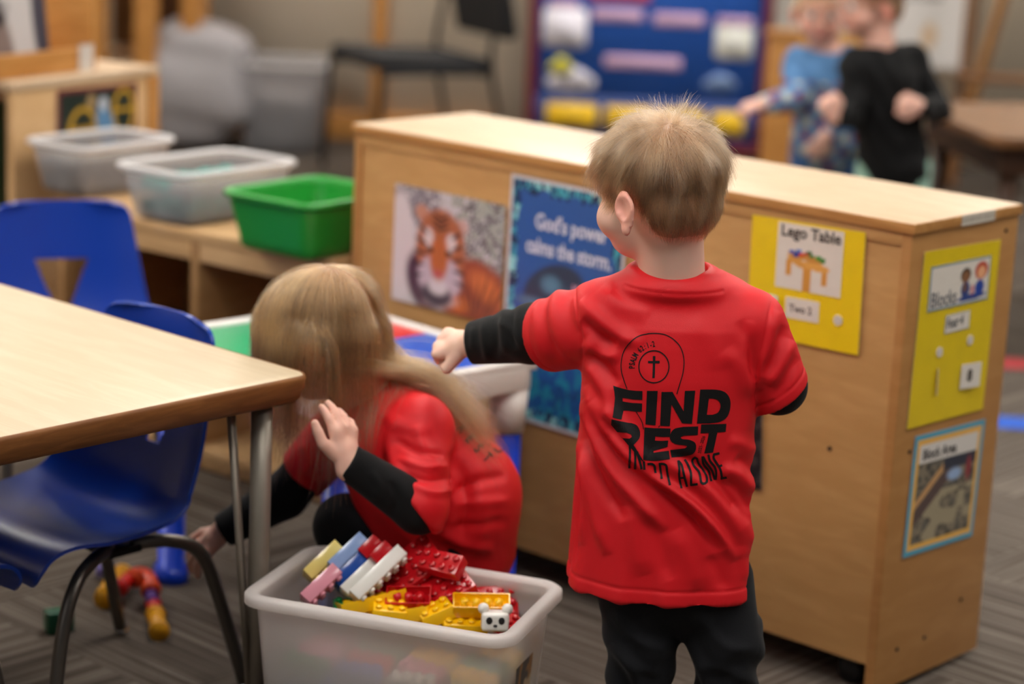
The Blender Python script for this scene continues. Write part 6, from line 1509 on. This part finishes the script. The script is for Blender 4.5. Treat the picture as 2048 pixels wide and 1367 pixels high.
# long hair
rng = np.random.default_rng(9)
hg = Body(); head_prims(hg, HG, .98, neck=gneck, ears=True)
coll = Body(); head_prims(coll, HG, .98, neck=gneck, ears=True)
coll.u(p_ell((0, -.012, -.012), (.082, .045, .045), HG), .02)
for fn, k, op in gs.p[:6]: coll.p.append((fn, k, op))
coll.u(p_rc(gSn, gEn, .05, .045), .01)
roots = sphere_roots(hg, HG, 15000, lambda q: girl_mask(q + rng.normal(size=q.shape) * .0015), rng)
qg = np.asarray(HG.inv(roots.astype(F32)), float); Rg = np.asarray(HG.R, float)
crown = HG.fwd(np.array((0, -.055, .082)))
side = np.sign(qg[:, 0] + .004)
back_ = (qg[:, 1] < -.01) & (rng.random(len(qg)) < .40) & (qg[:, 2] < .045)
Gd = np.array([0, 0, -1.0]); drift = rng.normal(size=roots.shape) * .05
lockg = np.stack([np.sin(qg[:, 1] * 120 + qg[:, 2] * 50), np.cos(qg[:, 0] * 140 + qg[:, 2] * 60), np.sin(qg[:, 0] * 100 + qg[:, 1] * 90)], 1)
def gdir(P, i, D):
    g = hg.grad(P); dh = hg(P); r = P - crown; t = r / (np.linalg.norm(r, axis=1, keepdims=True) + 1e-6)
    t = t * .55 + (Rg @ np.array([1.0, 0, 0]))[None] * side[:, None] * .5; t = t - g * (t * g).sum(1, keepdims=True)
    w = np.clip(1 - dh / .03, 0, 1)[:, None] * max(0, 1 - i / 12)
    T = t * w * .9 + Gd * (.55 + .5 * (1 - w)) + drift * 1.2 + lockg * .10
    sweep = (CR * .95 + CU * (.12 - .045 * i) + CF * .10)
    m = back_ & (P[:, 2] < HG.c[2] - .02)
    T[m] = T[m] * .12 + sweep + drift[m] * .5
    near_ = dh < .012
    T[near_] -= g[near_] * np.clip((T[near_] * g[near_]).sum(1, keepdims=True), None, 0) 
    d2 = coll(P); n2 = d2 < .012
    if n2.any():
        g2 = coll.grad(P[n2]); T[n2] -= g2 * np.clip((T[n2] * g2).sum(1, keepdims=True), None, 0)
    return T / (np.linalg.norm(T, axis=1, keepdims=True) + 1e-9)
lg_ = np.where(back_, rng.uniform(.18, .29, len(qg)), np.where(qg[:, 1] > -.01, rng.uniform(.08, .18, len(qg)), rng.uniform(.12, .24, len(qg)))); NS = 26
th = rng.uniform(.002, .016, len(qg)) * (1 + .3 * lockg[:, 0])
g0 = hg.grad(roots); D0 = gdir(roots, 0, None) * .9 + g0 * .35; D0 /= np.linalg.norm(D0, axis=1, keepdims=True)
stg = strands(roots, D0, NS, lg_ / (NS - 1), gdir, coll, th, rng)
GP = np.array(smooth_path([at(700, 700, 3.12), at(752, 728, 3.13), at(830, 742, 3.14), at(900, 786, 3.145), at(965, 862, 3.15), at(985, 905, 3.15)], 8)); gl_ = np.r_[0, np.cumsum(np.linalg.norm(np.diff(GP, axis=0), axis=1))]
tt = np.linspace(0, 1, NS); nb_ = int(back_.sum()); reach = rng.uniform(.62, 1.0, nb_); w_ = np.clip((tt - .12) / .40, 0, 1); w_ = w_ * w_ * (3 - 2 * w_)
off = rng.normal(size=(nb_, 3)) * [.007, .012, .007]; fan = rng.normal(size=(nb_, 3)) * [.006, .010, .010]
gp_ = np.stack([np.stack([np.interp(tt * r_ * gl_[-1], gl_, GP[:, a_]) for a_ in range(3)], 1) for r_ in reach]) + off[:, None, :] + fan[:, None, :] * (tt ** 2)[None, :, None] * 2
blend = stg[back_] * (1 - w_)[None, :, None] + gp_ * w_[None, :, None]
for i in range(3, NS):
    P = blend[:, i]; d = coll(P); nd = d < .002
    if nd.any(): P[nd] += coll.grad(P[nd]) * (.003 - d[nd])[:, None]
stg[back_] = blend
tone = np.clip(.42 + .32 * lockg[:, 1] * lockg[:, 0] + .2 * lockg[:, 2] + rng.normal(size=len(qg)) * .26, 0, 1)
hmg = hair_mat('hair_blonde', (138, 100, 64), rough=.28, var=.62)
hair_curves('hair', stg, .00018, .00007, hmg, girlo, rng.uniform(.6, 1.2, len(qg)), tone)

# ------------------------------------------------------------------ the two children behind the cabinet
def bg_kid(label, hc, yaw, pitch, neck, shl, shr, armL, armR, hip, depth, shirt_m, pants_m, hair_c, s=1.0, handL=None, handR=None, print_fn=None):
    """arm = (elbow, wrist, hand direction, hand-back normal, curl) in pixels + depth"""
    X = Xf(at(*hc), rotm(z=yaw, x=pitch)); B = Body(); nk = at(*neck); head_prims(B, X, s, neck=nk); a, b_ = at(*shl), at(*shr); hp = at(*hip); ch = (a + b_) / 2
    B.u(p_rc(a, b_, .036, .036), .03).u(p_rc(ch + [0, 0, -.06], hp, .075, .072), .04)
    C = Body(); C.u(p_rc(a, b_, .046, .046), .03).u(p_rc(ch + [0, 0, -.05], hp + [0, 0, -.03], .092, .094), .04); C.sub(p_rc(nk + [0, 0, .06], nk + [0, 0, -.005], .052, .047), .005); C.sub(lambda P, z0=float(hp[2] - .10): (P[:, 2] - F32(z0)) , .004)
    for sh_, (e, w, F_, Nn_, cu, sd_) in ((a, armL), (b_, armR)):
        e = at(*e); w = at(*w); B.u(p_rc(sh_, e, .030, .026), .02).u(p_rc(e, w, .025, .019), .01); d = (w - e) / np.linalg.norm(w - e)
        hand_prims(B, w + d * .006, F_, Nn_, side=sd_, s=s * 1.0, curl=cu, spread=.1, thumb=.6)
        C.u(p_rc(sh_, e, .042, .038), .02).u(p_rc(e, w - d * .01, .037, .028), .012)
    P_ = Body(); P_.u(p_rc(hp + [-.02, 0, -.03], hp + [.02, 0, -.03], .068, .068), .03)
    for sx in (-1, 1):
        h_1 = hp + [sx * .045, 0, -.04]; kn_ = np.array([hp[0] + sx * .055, hp[1] - .01, hp[2] * .5]); an_ = np.array([hp[0] + sx * .06, hp[1], .055])
        B.u(p_rc(h_1, kn_, .046, .034), .02).u(p_rc(kn_, an_, .032, .022), .01).u(p_rc(an_ + [0, 0, -.02], an_ + [0, -.09, -.035], .022, .018), .01)
        P_.u(p_rc(h_1, kn_, .056, .046), .02).u(p_rc(kn_, an_, .045, .036), .02)
    lo = np.array([hp[0] - .34, hp[1] - .30, 0]); hi = np.array([hp[0] + .34, hp[1] + .34, 1.22])
    V, Q = mesh_sdf(B, lo, hi, .0045); V = relax(V, Q, 1, .3)
    hl = lambda q: (q[:, 2] / s > np.interp(q[:, 1] / s, [-.09, -.036, -.02, .0, .03, .06, .09], [-.046, -.048, -.01, .010, .018, .048, .052])).astype(float)
    o = tag(link('person', np_mesh('person', V, Q, skin_paint(V, X, s, base=(224, 176, 158), scalp=hl)), None, [MATS['skin']]), label, 'person'); eyes(o, X, s)
    V, Q = mesh_sdf(C, lo, hi, .0045); n_ = vnormals(V, Q); d_ = .003 * np.sin(V[:, 2] * 80 + V[:, 0] * 50 + 2 * np.sin(V[:, 0] * 40))
    V = V + n_ * d_[:, None]
    if print_fn is None: so = link('shirt', np_mesh('shirt', V, Q), o, [shirt_m])
    else: so = link('shirt', np_mesh('shirt', V, Q, print_fn(V)), o, [MATS['knit_print']])
    V, Q = mesh_sdf(P_, lo, hi, .006); link('trousers', np_mesh('trousers', V, Q), o, [pants_m])
    for sx in (-1, 1):
        an_ = np.array([hp[0] + sx * .06, hp[1], .055]); sb = Body(); sb.u(p_rc(an_ + [0, .015, -.022], an_ + [0, -.085, -.030], .031, .027), .01); sb.inter(p_plane((0, 0, .001), (0, 0, -1)), .004)
        Vq, Qq = mesh_sdf(sb, an_ + [-.05, -.14, -.06], an_ + [.05, .07, .03], .005); link('shoe', np_mesh('shoe', Vq, Qq), o, [MATS['shoe_grey']])
    r_ = sphere_roots(B, X, 3500, hl, rng); g_ = B.grad(r_); cr = X.fwd(np.array((0, -.05, .085)) * s)
    def fd(P, i, D):
        g = B.grad(P); t = P - cr; t = t / np.linalg.norm(t, axis=1, keepdims=True) + np.array([0, 0, -.6]); t -= g * (t * g).sum(1, keepdims=True); return t / (np.linalg.norm(t, axis=1, keepdims=True) + 1e-9)
    st_ = strands(r_, (fd(r_, 0, None) + g_ * .4), 7, rng.uniform(.02, .035, len(r_)) / 6, fd, B, rng.uniform(.002, .008, len(r_)), rng)
    hair_curves('hair', st_, .0004, .0002, hair_c, o, None, rng.random(len(r_)))
    return o
vcol('knit_print', rough=.85, spec=.2)
def dino(V):
    C = np.ones((len(V), 3)) * np.array(L(84, 126, 172)); z = V[:, 2]; low = (z < at(1650, 160, 6.1)[2]).astype(float)
    n = np.sin(V[:, 0] * 90) * np.sin(V[:, 2] * 80 + 1); C = C * (1 - (low * (n > .45))[:, None]) + np.array(L(190, 190, 176)) * (low * (n > .45))[:, None]; m = low * (n < -.6); return C * (1 - m[:, None]) + np.array(L(150, 60, 70)) * m[:, None]
hb1 = hair_mat('hair_lightbrown', (150, 116, 84)); hb2 = hair_mat('hair_brown', (110, 80, 56))
yk = 6.12
bg_kid('smiling child in a light blue printed long-sleeved top behind the cabinet', (1641, 20, yk), 176, -10, (1652, 108, yk), (1598, 128, yk), (1702, 122, yk),
       ((1592, 196, yk - .08), (1532, 206, yk - .16), (-1, -.1, -.25), (0, -.3, 1), (.4, .4, .5, .5), 1), ((1706, 205, yk + .03), (1655, 268, yk - .08), (-.5, -.2, -.7), (.4, -1, .2), (.5, .5, .5, .5), -1),
       (1655, 262, yk + .02), yk, MATS['blue_knit'], MATS['denim'], hb1, s=.98, print_fn=dino)
yk = 5.86
bg_kid('child in a black long-sleeved top and mint trousers behind the cabinet', (1738, 2, yk), 112, -12, (1756, 88, yk), (1712, 128, yk - .05), (1822, 122, yk + .03),
       ((1700, 226, yk - .10), (1668, 236, yk - .18), (-.4, -.3, .85), (.2, -1, 0), (1.0, 1.0, 1.0, 1.0), 1), ((1876, 218, yk), (1842, 214, yk - .12), (-.75, -.3, .25), (0, -1, .3), (.9, .9, .9, .9), -1),
       (1790, 305, yk), yk, MATS['black_knit'], MATS['mint_cloth'], hb2, s=.98)
